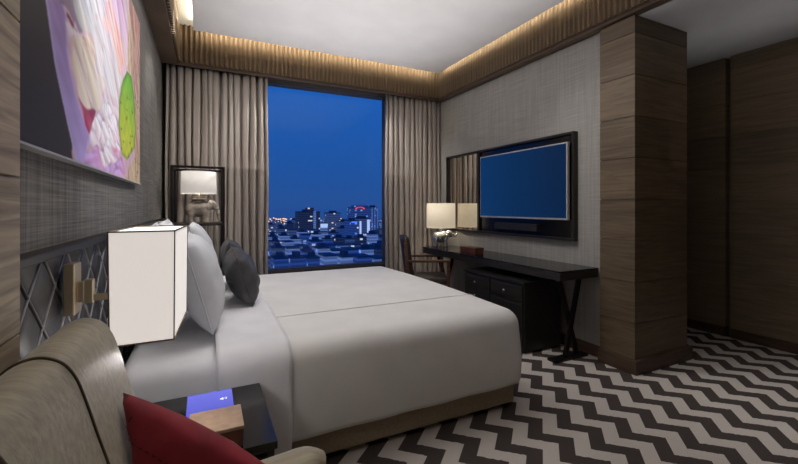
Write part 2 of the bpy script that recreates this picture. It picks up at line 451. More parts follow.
def drape(p, q, pad, r, top, zlow, crown=.018, bulge=.015):
    """cloth over the mattress: p runs along the bed (X), q across it (Y); past an edge it bends down and hangs"""
    x1 = BX1-r; yn = BYN+r; yf = BYF-r
    ex = max(0, p-x1); ey = (yn-q) if q < yn else max(0, q-yf); sy = -1 if q < yn else 1
    bx = min(p, x1); by = min(max(q, yn), yf)
    d = max(ex, ey)
    z = top + pad + crown*math.sin(PI*min(1, max(0, (q-BYN)/(BYF-BYN))))
    if d <= 0: return Vector((bx, by, z))
    h = math.hypot(ex, ey); nx, ny = ex/h, ey/h*sy
    rr = r+pad
    ang = d/r
    if ang < PI/2: off, drop = rr*math.sin(ang), rr*(1-math.cos(ang))
    else:
        dd = d-r*PI/2; off, drop = rr, rr+dd
        off += bulge*math.sin(PI*min(1, dd/.4))
        off += .004*math.sin(p*17+q*13)*min(1, dd/.2)
    return Vector((bx+nx*off, by+ny*off, max(z-drop, zlow)))

def drape_mesh(p0, p1, pad, r, top, hang, zlow, nu=70, nv=120):
    bm = BM()
    q0 = BYN+r-(hang); q1 = BYF-r+(hang)
    P1 = p1 if p1 is not None else BX1-r+hang
    def fn(u, v):
        p = p0+(P1-p0)*u; q = q0+(q1-q0)*v
        e = drape(p, q, pad, r, top, zlow)
        return e
    grid(bm, fn, nu, nv)
    return bm
duv = thing('duvet', 'smooth ivory duvet spread over the foot two thirds of the bed', 'duvet', (1.08, 2.97, .62))
R_, TOP = .10, .615
bm = drape_mesh(.352, None, .004, R_, TOP, R_*PI/2+.345, .15, 84, 130)
o = obj('cover', bm, 'duvet', duv, True); s = o.modifiers.new('t', 'SOLIDIFY'); s.thickness = .012; s.offset = -1
bm = drape_mesh(.045, .362, .020, R_, TOP, R_*PI/2+.40, .10, 16, 130)
o = obj('turned_down_fold', bm, 'linen', duv, True); s = o.modifiers.new('t', 'SOLIDIFY'); s.thickness = .014; s.offset = -1
o['label'] = 'whiter turned-down fold at the head end'
bm = BM(); pts = [drape(.362+(BX1-.362+.12)*i/60, 2.36, .006, R_, TOP, .15) for i in range(61)]
tube(bm, pts, .0035, 6); obj('seam', bm, 'duvet', duv, True)

# headboard: diamond tufted leather panel with a top rail
hb = thing('headboard', 'low dark grey leather headboard quilted in diamonds behind the sconce lamp', 'headboard', (-.385, 2.9, 0))
bm = BM()
def tuft(u, v):
    y = 1.07+(4.62-1.07)*u; z = .30+(1.135-.30)*v
    a = (y+z-2.296)/.19; b = (y-z-.012)/.19
    da = abs((a+.5) % 1-.5); db = abs((b+.5) % 1-.5)
    d = min(da, db)
    puff = .010*(1-math.exp(-(d/.07)**1.5))+.005*math.sqrt(da*db)*2
    return (-.392+puff, y, z)
grid(bm, tuft, 560, 136); obj('tufted_panel', bm, 'leather_tuft', hb, True)
bm = BM()
for k in range(-8, 40):
    for c_, sg in ((2.296+.19*k, 1), (.012+.19*k, -1)):       # the seams: y + z = c or y - z = c
        ya, yb = sorted((c_-sg*.305, c_-sg*1.13))
        ya, yb = max(ya, 1.075), min(yb, 4.61)
        if yb-ya > .02: tube(bm, [(-.3845, ya, sg*(c_-ya)), (-.3845, yb, sg*(c_-yb))], .0042, 6)
obj('quilting_seams', bm, 'seam_leather', hb, True)
bm = BM(); box(bm, LX, -.352, 1.07, 4.62, 1.135, 1.158, .004); obj('top_rail', bm, 'black_metal', hb)

# ------------------------------------------------------------------ pillows
def pillow_mesh(w, h, t, seed=0, pinch=.10, flange=0.0, n=22):
    """cushion standing in the YZ plane, thickness along X, centred at the origin"""
    rnd = random.Random(seed); ph = [rnd.uniform(0, 6) for _ in range(4)]
    bm = BM()
    def fn(sgn):
        def f(u, v):
            a, b = 2*u-1, 2*v-1
            k = (1-a*a)*(1-b*b)
            prof = max(0, k)**.42
            ya = a*w/2*(1-pinch*(1-abs(b)**2)*.0 - pinch*(1-b*b)*abs(a)**3)
            zb = b*h/2*(1-pinch*(1-a*a)*abs(b)**3)
            x = sgn*(t/2)*prof + .006*math.sin(9*a+ph[0])*math.sin(7*b+ph[1])*prof
            x += sgn*.004*math.sin(23*a*b+ph[2])*prof
            return (x, ya, zb)
        return f
    grid(bm, fn(1), n, n); grid(bm, fn(-1), n, n)
    bmesh.ops.remove_doubles(bm, verts=bm.verts, dist=.0008)
    return bm

def pillow(name, label, cat, group, loc, w, h, t, tilt, mat, seed, yaw=0, roll=0, piping=True, pinch=.035):
    root = thing(name, label, cat, loc, group)
    rot = Matrix.Rotation(yaw, 4, 'Z') @ Matrix.Rotation(tilt, 4, 'Y') @ Matrix.Rotation(roll, 4, 'X')
    bm = pillow_mesh(w, h, t, seed, pinch)
    bm.transform(Matrix.Translation(loc) @ rot)
    obj('cushion_body', bm, mat, root, True)
    bm = BM(); pts = []
    for s in range(4):
        for i in range(10):
            a = -1+2*i/10
            A, B = ((a, -1), (1, a), (-a, 1), (-1, -a))[s]
            pts.append(Vector((0, A*w/2*(1-pinch*(1-B*B)*abs(A)**3), B*h/2*(1-pinch*(1-A*A)*abs(B)**3))))
    pts.append(pts[0])
    tube(bm, pts, .004, 6, cap=False); bm.transform(Matrix.Translation(loc) @ rot)
    obj('piping', bm, mat, root, True)
    return root
TI = -.27
G = 'white pillows against the headboard'
pillow('pillow', 'large white pillow standing nearest the sconce lamp', 'pillow', G, (-.03, 2.50, .880), .78, .475, .235, TI, 'pillow', 1)
pillow('pillow', 'large white pillow standing behind the near one, towards the curtain', 'pillow', G, (-.03, 3.42, .895), .78, .52, .20, TI, 'pillow', 2)
pillow('pillow', 'back row white pillow with its corner tip above the lampshade, left tip', 'pillow', G, (-.235, 2.62, .90), .74, .55, .15, TI*.6, 'pillow', 3)
pillow('pillow', 'back row white pillow farthest along the headboard, right tip above the lampshade', 'pillow', G, (-.235, 3.46, .90), .74, .55, .15, TI*.6, 'pillow', 4)
G = 'charcoal satin cushions in front of the white pillows'
pillow('cushion', 'charcoal satin cushion in front, nearest the camera on the bed', 'cushion', G, (.215, 2.80, .825), .44, .31, .20, TI*1.1, 'satin', 5, roll=.1, pinch=0)
pillow('cushion', 'charcoal satin cushion half hidden behind the front satin one', 'cushion', G, (.205, 3.30, .840), .46, .36, .17, TI, 'satin', 6)

# ------------------------------------------------------------------ wall sconce with a box shade
sc = thing('wall_sconce', 'bronze swing-arm wall sconce with a tall white box shade above the nightstand', 'lamp', (-.36, 1.46, 1.03))
bm = BM(); box(bm, -.366, -.338, 1.435, 1.505, .955, 1.105, .004); obj('wall_plate', bm, 'brass', sc)
bm = BM(); box(bm, -.338, -.318, 1.45, 1.475, .99, 1.05, .003); box(bm, -.322, -.298, 1.45, 1.475, .985, 1.055, .003)
bar(bm, (-.31, 1.462, 1.0), (-.215, 1.462, 1.0), .018, .018); obj('arm', bm, 'brass', sc)
SX0, SX1, SY0, SY1, SZ0, SZ1 = -.231, -.064, 1.275, 1.615, .897, 1.203
bm = BM(); cx, cy = (SX0+SX1)/2, (SY0+SY1)/2
for z in (SZ1,): pass
q = [(-.231, SY0), (-.077, SY0), (-.058, SY1), (-.212, SY1)]
lo = [bm.verts.new((cx+(x-cx)*.97, cy+(y-cy)*.97, SZ0)) for x, y in q]; hi = [bm.verts.new((x, y, SZ1)) for x, y in q]
for i in range(4): bm.faces.new((lo[i], lo[(i+1) % 4], hi[(i+1) % 4], hi[i]))
bm.faces.new(lo[::-1])
sh = obj('lamp_shade', bm, 'sconce_shade', sc)
bm = BM()
bm.faces.new([bm.verts.new((cx+(x-cx)*.985, cy+(y-cy)*.992, SZ1-.002)) for x, y in q]); obj('diffuser', bm, 'sconce_top', sh)
bm = BM()
for (a, b) in zip(q, q[1:]+q[:1]):
    bar(bm, (*a, SZ1), (*b, SZ1), .004, .004)
    a2 = (cx+(a[0]-cx)*.97, cy+(a[1]-cy)*.97, SZ0); b2 = (cx+(b[0]-cx)*.97, cy+(b[1]-cy)*.97, SZ0)
    bar(bm, a2, b2, .004, .004); bar(bm, a2, (*a, SZ1), .003, .003)
obj('trim', bm, 'dark_brass', sh)
bm = BM(); tube(bm, [(cx, 1.46, SZ0+.01), (cx, 1.46, SZ0-.022)], .009, 10)
bmesh.ops.create_uvsphere(bm, u_segments=10, v_segments=8, radius=.011, matrix=Matrix.Translation((cx, 1.46, SZ0-.03)))
obj('finial', bm, 'dark_brass', sc, True)

# ------------------------------------------------------------------ nightstand
ns = thing('nightstand', 'black lacquered nightstand squeezed between the armchair and the bed', 'nightstand', (-.07, 1.6, 0))
NX0, NX1, NY0, NY1 = -.345, .218, 1.36, 1.845
bm = BM(); box(bm, NX0, NX1, NY0, NY1, .462, .49, .003); obj('top', bm, 'black_gloss', ns)
bm = BM(); box(bm, NX0+.01, NX1-.008, NY0+.012, NY1-.008, .10, .462, .003); obj('body', bm, 'black_wood', ns)
bm = BM(); box(bm, NX0+.03, NX1-.03, NY0-.002, NY0+.012, .29, .445, .002); d = obj('drawer', bm, 'black_wood', ns)
bm = BM(); tube(bm, [(-.07, NY0-.002, .37), (-.07, NY0-.022, .37)], .011, 12); obj('knob', bm, 'chrome', d, True)
for x in (NX0+.035, NX1-.035):
    for y in (NY0+.04, NY1-.04):
        bm = BM(); box(bm, x-.02, x+.02, y-.02, y+.02, 0, .10); obj('leg', bm, 'black_wood', ns)
# leather box and the tablet leaning behind it
bx = thing('leather_box', 'tan topped leather box lying on the black nightstand in front of the tablet', 'box', (.03, 1.45, .49))
bm = BM(); box(bm, -.045, .112, 1.375, 1.525, .49, .548, .004); obj('box_body', bm, 'box_leather', bx, 'auto')
bm = BM(); box(bm, -.048, .115, 1.372, 1.528, .548, .561, .004); obj('lid', bm, 'tan_leather', bx, 'auto')
tb = thing('tablet', 'small tablet with a glowing violet blue screen propped on the nightstand', 'tablet', (.02, 1.67, .49))
def slope(bm, x0, x1, y0, z0, y1, z1, th, bev=.002):
    """thin slab whose near edge is at y0,z0 and far edge at y1,z1"""
    ln = math.hypot(y1-y0, z1-z0)
    box(bm, x0, x1, 0, ln, 0, th, bev, mat=Matrix.Translation((0, y0, z0)) @ Matrix.Rotation(math.atan2(z1-z0, y1-y0), 4, 'X'))
bm = BM(); slope(bm, -.092, .126, 1.535, .491, 1.80, .500, .012, .003); obj('cradle', bm, 'tan_leather', tb, 'auto')
bm = BM(); slope(bm, -.068, .104, 1.55, .5045, 1.775, .5125, .007, .002); obj('case', bm, 'black_gloss', tb)
M['tablet'] = screen_mat('tablet_screen', srgb(86, 92, 200), srgb(120, 122, 232), 'Y', -.12, .12)
bm = BM(); slope(bm, -.062, .098, 1.557, .5122, 1.766, .5196, .0015, 0); scr = obj('screen', bm, 'tablet', tb)
M['icon'] = plain('icon_white', srgb(235, 235, 250), emit=srgb(240, 240, 255), es=1)
bm = BM()      # small speaker icon on the screen
mt = Matrix.Translation((.062, 1.69, .5190)) @ Matrix.Rotation(math.atan2(.0074, .209), 4, 'X')
for tri in ([(-.010, -.003), (-.005, -.003), (-.005, .003), (-.010, .003)], [(-.005, -.003), (.002, -.009), (.002, .009), (-.005, .003)]):
    bm.faces.new([bm.verts.new(mt @ Vector((x, y, .0008))) for x, y in tri])
for r in (.008, .013):
    for i in range(4):
        a0, a1 = -.6+.3*i, -.6+.3*(i+1)
        bm.faces.new([bm.verts.new(mt @ Vector((rr*math.cos(a), rr*math.sin(a), .0008))) for rr, a in ((r, a0), (r+.002, a0), (r+.002, a1), (r, a1))])
obj('speaker_icon', bm, 'icon', scr)

# ------------------------------------------------------------------ artwork
POLY = {
'violet': [(1.25, 1.95), (1.332, 1.812), (1.401, 1.667), (1.506, 1.532), (1.606, 1.414), (1.696, 1.405), (1.77, 1.52), (1.714, 1.56), (1.599, 1.629), (1.54, 1.699), (1.519, 1.741), (1.506, 1.84), (1.461, 1.873), (1.43, 2.05)],
'top': [(1.454, 1.858), (1.512, 1.897), (1.56, 2.1), (1.80, 2.2), (1.894, 1.996), (1.809, 1.912), (1.646, 1.857)],
'small': [(1.499, 1.817), (1.63, 1.843), (1.554, 1.783), (1.506, 1.794)],
'big': [(1.569, 1.789), (1.63, 1.839), (1.829, 1.902), (1.85, 1.814), (2.013, 1.768), (1.94, 1.676), (1.84, 1.627), (1.646, 1.627), (1.569, 1.695), (1.54, 1.725)],
'mid': [(1.829, 1.943), (1.894, 1.996), (2.093, 2.021), (2.276, 1.952), (2.363, 1.911), (2.276, 1.767), (2.18, 1.77), (1.916, 1.796), (1.861, 1.832)],
'tip': [(1.696, 1.984), (1.80, 2.2), (1.963, 2.25), (2.066, 2.123), (1.963, 2.026), (1.894, 2.013)],
'pink': [(1.988, 2.036), (2.10, 2.20), (2.381, 2.079), (2.457, 2.011), (2.363, 1.911), (2.243, 1.96), (2.121, 2.026)],
'lilac': [(2.013, 2.133), (2.05, 2.46), (2.60, 2.46), (2.56, 2.167), (2.538, 2.038), (2.418, 1.999), (2.243, 2.093)],
'fluff': [(2.0, 1.719), (2.121, 1.743), (2.31, 1.715), (2.31, 1.692), (2.345, 1.542), (2.18, 1.465), (1.963, 1.438), (1.894, 1.502), (1.779, 1.496), (1.77, 1.54), (1.85, 1.601), (1.916, 1.655)],
'low': [(1.662, 1.405), (1.732, 1.47), (1.894, 1.507), (1.94, 1.464), (2.381, 1.512), (2.477, 1.40), (1.94, 1.40)],
'streak': [(2.582, 2.46), (3.085, 2.46), (2.98, 1.40), (2.418, 1.40), (2.771, 1.572), (2.721, 1.961), (2.538, 2.015), (2.497, 2.143)],
'pod': [(2.518, 1.997), (2.663, 2.007), (2.76, 1.931), (2.823, 1.769), (2.823, 1.71), (2.771, 1.62), (2.538, 1.522), (2.381, 1.533), (2.31, 1.618), (2.303, 1.69), (2.303, 1.747), (2.352, 1.86)],
'red': [(1.646, 1.622), (1.85, 1.63), (1.829, 1.571), (1.751, 1.541), (1.723, 1.561)],
'blush': [(2.121, 1.539), (2.243, 1.562), (2.327, 1.533), (2.195, 1.52)],
'shade': [(1.519, 1.85), (1.63, 1.855), (1.599, 1.822), (1.512, 1.835)],
'back': [(1.25, 1.95), (1.10, 2.46), (3.1, 2.46), (3.1, 1.40), (1.606, 1.40)],
}
def inside(py, pz, poly):
    r = np.zeros(py.shape, bool); n = len(poly)
    for i in range(n):
        (a, b), (c, d) = poly[i], poly[(i+1) % n]
        cond = ((b > pz) != (d > pz)) & (py < (c-a)*(pz-b)/((d-b) if d != b else 1e-9)+a)
        r ^= cond
    return r
def edged(py, pz, poly):
    dmin = np.full(py.shape, 9.)
    n = len(poly)
    for i in range(n):
        (a, b), (c, d) = poly[i], poly[(i+1) % n]
        # the print is seen at a grazing angle: measure along Y at a third of its size
        dx, dy = (c-a)*.4, d-b; l2 = dx*dx+dy*dy+1e-9
        t = np.clip(((py-a)*.4*dx+(pz-b)*dy)/l2, 0, 1)
        dmin = np.minimum(dmin, np.hypot((py-a)*.4-t*dx, pz-b-t*dy))
    return dmin
AY0, AY1, AZ0, AZ1 = 1.02, 2.985, 1.418, 2.44
NY, NZ = 420, 250
gy, gz = np.meshgrid(np.linspace(AY0, AY1, NY), np.linspace(AZ0, AZ1, NZ), indexing='ij')
def lin(c): return np.array(srgb(*c)[:3])
colr = np.tile(lin((58, 53, 56)), (NY, NZ, 1))
wy = gy+.012*np.sin(31*gz+9*gy)+.008*np.sin(67*gz-20*gy); wz = gz+.010*np.sin(27*gy+11*gz)
def layer(name, ca, cb, ang, freq, edge=None, ew=.012, blend=1.0, streak=.16):
    m = inside(wy, wz, POLY[name])
    d = edged(wy, wz, POLY[name])
    s = gy*.4*math.cos(ang)+gz*math.sin(ang)
    tn = -gy*.4*math.sin(ang)+gz*math.cos(ang)
    smin, smax = (s[m].min(), s[m].max()) if m.any() else (0, 1)
    t = np.clip((s-smin)/(smax-smin+1e-6), 0, 1)[..., None]
    c = lin(ca)*(1-t)+lin(cb)*t
    st = 1+streak*(np.sin(freq*tn+2.2*np.sin(3*s*9))*.6+np.sin(freq*2.3*tn+1.3)*.4)
    c = np.clip(c*st[..., None], 0, 1)
    if edge is not None:
        e = np.exp(-(d/ew)**2)[..., None]*.75
        c = c*(1-e)+lin(edge)*e
    colr[m] = (colr*(1-blend)+c*blend)[m]

def petals(name, n, ang, ln, wd, ca, cb, seed, jit=.25, ridge=3):
    """many long pointed petals, root to tip along ang, kept inside the named patch of the picture"""
    global colr
    r_ = random.Random(seed); pl = POLY[name]; msk = inside(wy, wz, pl)
    ys = [p[0] for p in pl]; zs = [p[1] for p in pl]; spots = []
    while len(spots) < n:
        y0, z0 = r_.uniform(min(ys), max(ys)), r_.uniform(min(zs), max(zs))
        if inside(np.array([y0]), np.array([z0]), pl)[0]: spots.append((y0, z0))
    dx, dz = math.cos(ang), math.sin(ang)
    spots.sort(key=lambda p: -(p[0]*.4*dx+p[1]*dz))
    for y0, z0 in spots:
        a = ang+r_.uniform(-jit, jit); l_ = ln*r_.uniform(.75, 1.25); w_ = wd*r_.uniform(.7, 1.3)
        Y = (gy-y0)*.4; Z = gz-z0
        t = (Y*math.cos(a)+Z*math.sin(a))/l_+.5; q = (-Y*math.sin(a)+Z*math.cos(a))
        q = q+.12*w_*np.sin(7*t+y0*9)
        half = w_*.5*np.clip(np.sin(PI*np.clip(t, 0, 1))**.62, 0, 1)
        inn = msk & (t > 0) & (t < 1) & (np.abs(q) < half)
        sh = msk & (t > -.03) & (t < 1.03) & (np.abs(q+.10*w_) < half+.16*w_) & ~inn
        colr[sh] *= np.array([.84, .74, .82])
        tt = np.clip(t, 0, 1)[..., None]; c = lin(ca)*(1-tt)+lin(cb)*tt
        e = np.clip(np.abs(q)/(half+1e-6), 0, 1)
        k = (1-.20*e**3)*(1+.05*np.sin(ridge*PI*q/(half.max()+1e-6)*2))*r_.uniform(.9, 1.05)
        k = k*(1-.16*np.clip(q/(half+1e-6), -1, 1))
        colr[inn] = (c*k[..., None])[inn]
wobble = (wy.copy(), wz.copy())
layer('back', (206, 164, 190), (224, 204, 214), 1.2, 60, None, streak=.06)
wy, wz = gy, gz
layer('violet', (186, 170, 228), (136, 84, 162), .55, 40, (204, 190, 242), .006, streak=.06)
wy, wz = wobble
layer('streak', (204, 188, 140), (176, 150, 140), 1.3, 150, None, streak=.2)
petals('streak', 46, 1.75, .34, .016, (206, 190, 130), (226, 196, 190), 1, .16)
petals('streak', 16, 1.8, .34, .012, (168, 92, 90), (214, 150, 170), 2, .16)
layer('low', (180, 116, 186), (214, 160, 204), .9, 80, None, streak=.08)
petals('low', 11, 2.6, .13, .07, (222, 150, 196), (206, 176, 232), 3, .6)
layer('lilac', (236, 226, 214), (190, 146, 206), 2.4, 80, None, streak=.06)
petals('lilac', 7, 1.95, .6, .08, (246, 236, 220), (206, 160, 214), 4, .12)
layer('pink', (238, 196, 176), (226, 160, 166), 1.9, 80, None, streak=.06)
petals('pink', 6, 2.1, .30, .04, (244, 206, 180), (224, 156, 164), 5, .12)
layer('top', (140, 110, 140), (190, 180, 200), 1.9, 60, None, streak=.08)
petals('top', 8, 2.05, .26, .085, (222, 214, 206), (188, 200, 216), 6, .25)
layer('shade', (120, 40, 74), (150, 60, 90), 1, 60)
petals('tip', 9, 2.0, .20, .05, (226, 216, 214), (194, 208, 226), 7, .25)
layer('red', (190, 60, 104), (120, 40, 70), 1, 60)
petals('red', 5, 1.9, .12, .02, (210, 110, 140), (150, 44, 80), 8, .3)
layer('big', (214, 176, 164), (206, 176, 156), 2.1, 60, None, streak=.08)
petals('big', 8, 2.15, .34, .10, (240, 226, 222), (222, 204, 176), 9, .2)
petals('small', 4, 2.2, .10, .04, (216, 180, 206), (232, 226, 232), 10, .3)
layer('mid', (226, 190, 190), (196, 196, 212), 2.0, 60, None, streak=.08)
petals('mid', 8, 2.05, .36, .085, (240, 222, 218), (212, 218, 228), 11, .18)
layer('fluff', (226, 206, 226), (212, 196, 220), 1.0, 50, None, streak=.06)
petals('fluff', 17, 2.3, .13, .085, (238, 206, 222), (244, 244, 250), 12, .7)
POLY['feather'] = [(1.56, 1.70), (1.58, 1.80), (1.60, 2.2), (2.05, 2.3), (2.36, 1.95), (2.30, 1.72), (2.10, 1.62), (1.90, 1.62)]
for sd in (21, 22):
    keep = colr.copy()
    petals('feather', 22, 2.1, .30, .022, (250, 236, 224), (236, 236, 246), sd, .16)
    colr = keep*.6+colr*.4
POLY['frill'] = POLY['fluff']
petals('frill', 16, 2.2, .10, .025, (250, 226, 236), (250, 250, 253), 23, .7)
layer('blush', (208, 96, 146), (232, 170, 200), .8, 60, (240, 200, 220), .008)
wy = gy+.006*np.sin(50*gz); wz = gz
layer('pod', (206, 204, 70), (92, 170, 66), 1.25, 70, (58, 124, 40), .014, streak=.12)
for ax in (0, 1, 0):                                      # soften the painted edges, then fine fibres along the petals
    colr = (np.roll(colr, 1, ax)+2*colr+np.roll(colr, -1, ax))/4
fib = np.sin(150*(-gy*.4*math.sin(2.05)+gz*math.cos(2.05))+3*np.sin(9*gz+4*gy))
flower = inside(gy, gz, POLY['back'])
colr[flower] *= (1+.05*fib)[flower][:, None]
mp_ = inside(gy, gz, POLY['pod'])
rr = random.Random(4)
for _ in range(34):                                       # dark seeds on the pod and along the stamens
    y0, z0 = rr.uniform(2.33, 2.95), rr.uniform(1.43, 2.0)
    dd = np.hypot((gy-y0)*.28, gz-z0); k = np.exp(-(dd/.0055)**2)[..., None]*.85
    if inside(np.array([y0]), np.array([z0]), POLY['pod'])[0] or y0 > 2.75: colr = colr*(1-k)+lin((52, 60, 30))*k
art = thing('artwork', 'large flower close-up print with a green seed pod, on the dark left wall', 'artwork', (-.385, 2.0, 1.418))
bm = BM(); box(bm, LX, -.376, AY0, AY1, AZ0, AZ1); box(bm, LX, -.368, AY0, AY1, AZ0-.006, AZ0)
obj('frame', bm, 'bezel', art)
me = bpy.data.meshes.new('print')
vv = np.stack([np.full(gy.size, -.374), gy.ravel(), gz.ravel()], 1)
idx = np.arange(NY*NZ).reshape(NY, NZ)
ff = np.stack([idx[:-1, :-1], idx[1:, :-1], idx[1:, 1:], idx[:-1, 1:]], -1).reshape(-1, 4)
me.from_pydata(vv.tolist(), [], ff.tolist())
ca = me.color_attributes.new('paint', 'FLOAT_COLOR', 'POINT')
ca.data.foreach_set('color', np.concatenate([np.clip(colr.reshape(-1, 3), 0, 1), np.ones((NY*NZ, 1))], 1).astype(np.float32).ravel())
m, nt, b = newmat('glossy_flower_print'); at = node(nt, 'ShaderNodeAttribute', attribute_name='paint')
L(nt, at.outputs['Color'], b.inputs['Base Color']); b.inputs['Roughness'].default_value = .5; b.inputs['Specular IOR Level'].default_value = .2
me.materials.append(m)
o = bpy.data.objects.new('print', me); COL.objects.link(o); o.parent = art; me.transform(Matrix.Translation(-art.location))

# ------------------------------------------------------------------ elephants lamps
def elephant(bm, c, s, face=1, trunk='up', ang=0):
    """elephant standing on c, s = body length, facing +x turned by ang"""
    b2 = BM()
    ellipsoid(b2, (0, 0, .52), (.44, .29, .30)); ellipsoid(b2, (.14, 0, .56), (.30, .28, .30)); ellipsoid(b2, (-.22, 0, .50), (.28, .29, .31))
    ellipsoid(b2, (.47, 0, .70), (.19, .17, .20)); ellipsoid(b2, (.42, 0, .80), (.12, .12, .12))
    for sy in (-1, 1):
        ellipsoid(b2, (.38, sy*.20, .67), (.045, .15, .20), Matrix.Rotation(sy*.5, 4, 'Z'))
        for x in (.24, -.28):
            tube(b2, [(x, sy*.13, .5), (x+.01, sy*.13, .22), (x, sy*.13, .05), (x, sy*.13, 0)], [.155, .135, .13, .14], 12)
        tube(b2, [(.56, sy*.09, .60), (.66, sy*.10, .54), (.74, sy*.09, .57)], [.03, .025, .01], 8)
    if trunk == 'up':
        tp = [(.58, 0, .68), (.70, 0, .60), (.80, 0, .60), (.87, 0, .70), (.88, 0, .84)]
    else:
        tp = [(.58, 0, .68), (.67, 0, .54), (.70, 0, .36), (.71, 0, .18), (.76, 0, .10)]
    tube(b2, tp, [.11, .085, .07, .055, .045], 12)
    tube(b2, [(-.45, 0, .62), (-.50, 0, .48), (-.50, 0, .34)], [.03, .022, .02], 8)
    b2.transform(Matrix.Translation(c) @ Matrix.Rotation(ang, 4, 'Z') @ Matrix.Scale(s, 4))
    me = bpy.data.meshes.new('tmp'); b2.to_mesh(me); b2.free(); bm.from_mesh(me); bpy.data.meshes.remove(me)

def remesh(o, v):
    r = o.modifiers.new('weld', 'REMESH'); r.mode = 'VOXEL'; r.voxel_size = v; r.use_smooth_shade = True
    s = o.modifiers.new('soft', 'SMOOTH'); s.factor = .5; s.iterations = 3

def elephant_lamp(label, c, s, ang, trunk, mat, neck, shade_z0, shade_h, shade_r, shade_mat_, saddle):
    t = thing('elephant_lamp', label, 'lamp', c)
    bm = BM(); elephant(bm, c, s, 1, trunk, ang); o = obj('elephant_body', bm, mat, t, True); remesh(o, s*.028)
    x, y, z = c; zt = z+.80*s
    if saddle:
        bm = BM(); q = s
        lathe(bm, [(.16*q, -.10*q), (.17*q, 0), (.29*q, .01*q), (.29*q, .05*q), (.20*q, .06*q), (.20*q, .12*q), (.36*q, .13*q), (.36*q, .17*q), (.24*q, .18*q), (.24*q, .22*q), (.30*q, .23*q), (.30*q, .26*q)], (x, y, zt), 32, sy=.8)
        obj('saddle', bm, mat, t)
        zt += .25*s
    bm = BM(); zz = shade_z0
    lathe(bm, [(.007, zt-.03), (.007, zz-.03), (.012, zz-.028), (.012, zz-.006), (.007, zz-.004), (.007, zz+shade_h*.75)], (x, y, 0), 12)
    obj('stem', bm, neck, t, True)
    bm = BM(); lathe(bm, [(shade_r, 0), (shade_r*.985, shade_h)], (x, y, shade_z0), 48, cap=False)
    sh = obj('lamp_shade', bm, shade_mat_, t, True, fix=True)
    so = sh.modifiers.new('t', 'SOLIDIFY'); so.thickness = .003
    for zz, rr_ in ((shade_z0+.003, shade_r), (shade_z0+shade_h-.003, shade_r*.985)):
        bm = BM(); lathe(bm, [(rr_+.001, -.003), (rr_+.001, .003)], (x, y, zz), 48, cap=False); obj('ring', bm, shade_mat_, sh, True)
    for k in range(3):
        bm = BM(); a = 2*PI*k/3+.3; bar(bm, (x, y, shade_z0+shade_h*.75), (x+shade_r*.97*math.cos(a), y+shade_r*.97*math.sin(a), shade_z0+shade_h*.92), .004, .004)
        obj('spoke', bm, neck, sh)
    return t
DZ = .76
elephant_lamp('silver elephant table lamp with a cream drum shade at the far end of the desk', (2.715, 4.30, DZ), .235, -.45, 'up', 'chrome', 'chrome', 1.006, .312, .184, 'desk_shade', False)
elephant_lamp('beige elephant table lamp with white drum shade inside the black metal etagere', (-.055, 4.36, 1.117), .245, 0, 'down', 'ceramic', 'brass', 1.40, .215, .158, 'far_shade', True)

# ------------------------------------------------------------------ étagère beside the far side of the bed
eg = thing('etagere', 'slim black metal etagere by the left curtain, framing a lamp', 'shelf', (-.05, 4.36, 0))
EX0, EX1, EY0, EY1 = -.275, .160, 4.16, 4.54
for x in (EX0, EX1):
    for y in (EY0, EY1):
        bm = BM(); box(bm, x-.011, x+.011, y-.011, y+.011, 0, 1.655); obj('post', bm, 'black_metal', eg)
bm = BM()
for y in (EY0, EY1): box(bm, EX0+.011, EX1-.011, y-.011, y+.011, 1.633, 1.655)
for x in (EX0, EX1): box(bm, x-.011, x+.011, EY0+.011, EY1-.011, 1.633, 1.655)
obj('top_frame', bm, 'black_metal', eg)
for z in (1.105, .62, .16):
    bm = BM(); box(bm, EX0-.012, EX1+.012, EY0-.012, EY1+.012, z-.012, z+.012, .002); obj('shelf', bm, 'black_wood', eg)

# ------------------------------------------------------------------ desk
dk = thing('desk', 'long black writing desk on crossed legs below the television', 'desk', (2.74, 3.3, 0))
DX0, DX1, DY0, DY1 = 2.51, 2.962, 2.225, 4.41
bm = BM(); box(bm, DX0, DX1, DY0, DY1, DZ-.014, DZ, .002); obj('top', bm, 'black_gloss', dk)
bm = BM(); box(bm, DX0+.003, DX1-.002, DY0+.003, DY1-.003, DZ-.078, DZ-.015, .002); obj('apron', bm, 'black_wood', dk)
for y in (2.345, 4.24):
    bm = BM()
    bar(bm, (2.69, y-.011, .02), (2.86, y-.011, DZ-.078), .045, .02, (0, 1, 0)); bar(bm, (2.85, y+.011, .02), (2.64, y+.011, DZ-.078), .045, .02, (0, 1, 0))
    lg = obj('crossed_leg', bm, 'black_metal', dk)
    bm = BM(); box(bm, 2.545, 2.93, y-.045, y+.045, 0, .02, .003); obj('foot', bm, 'black_metal', lg)

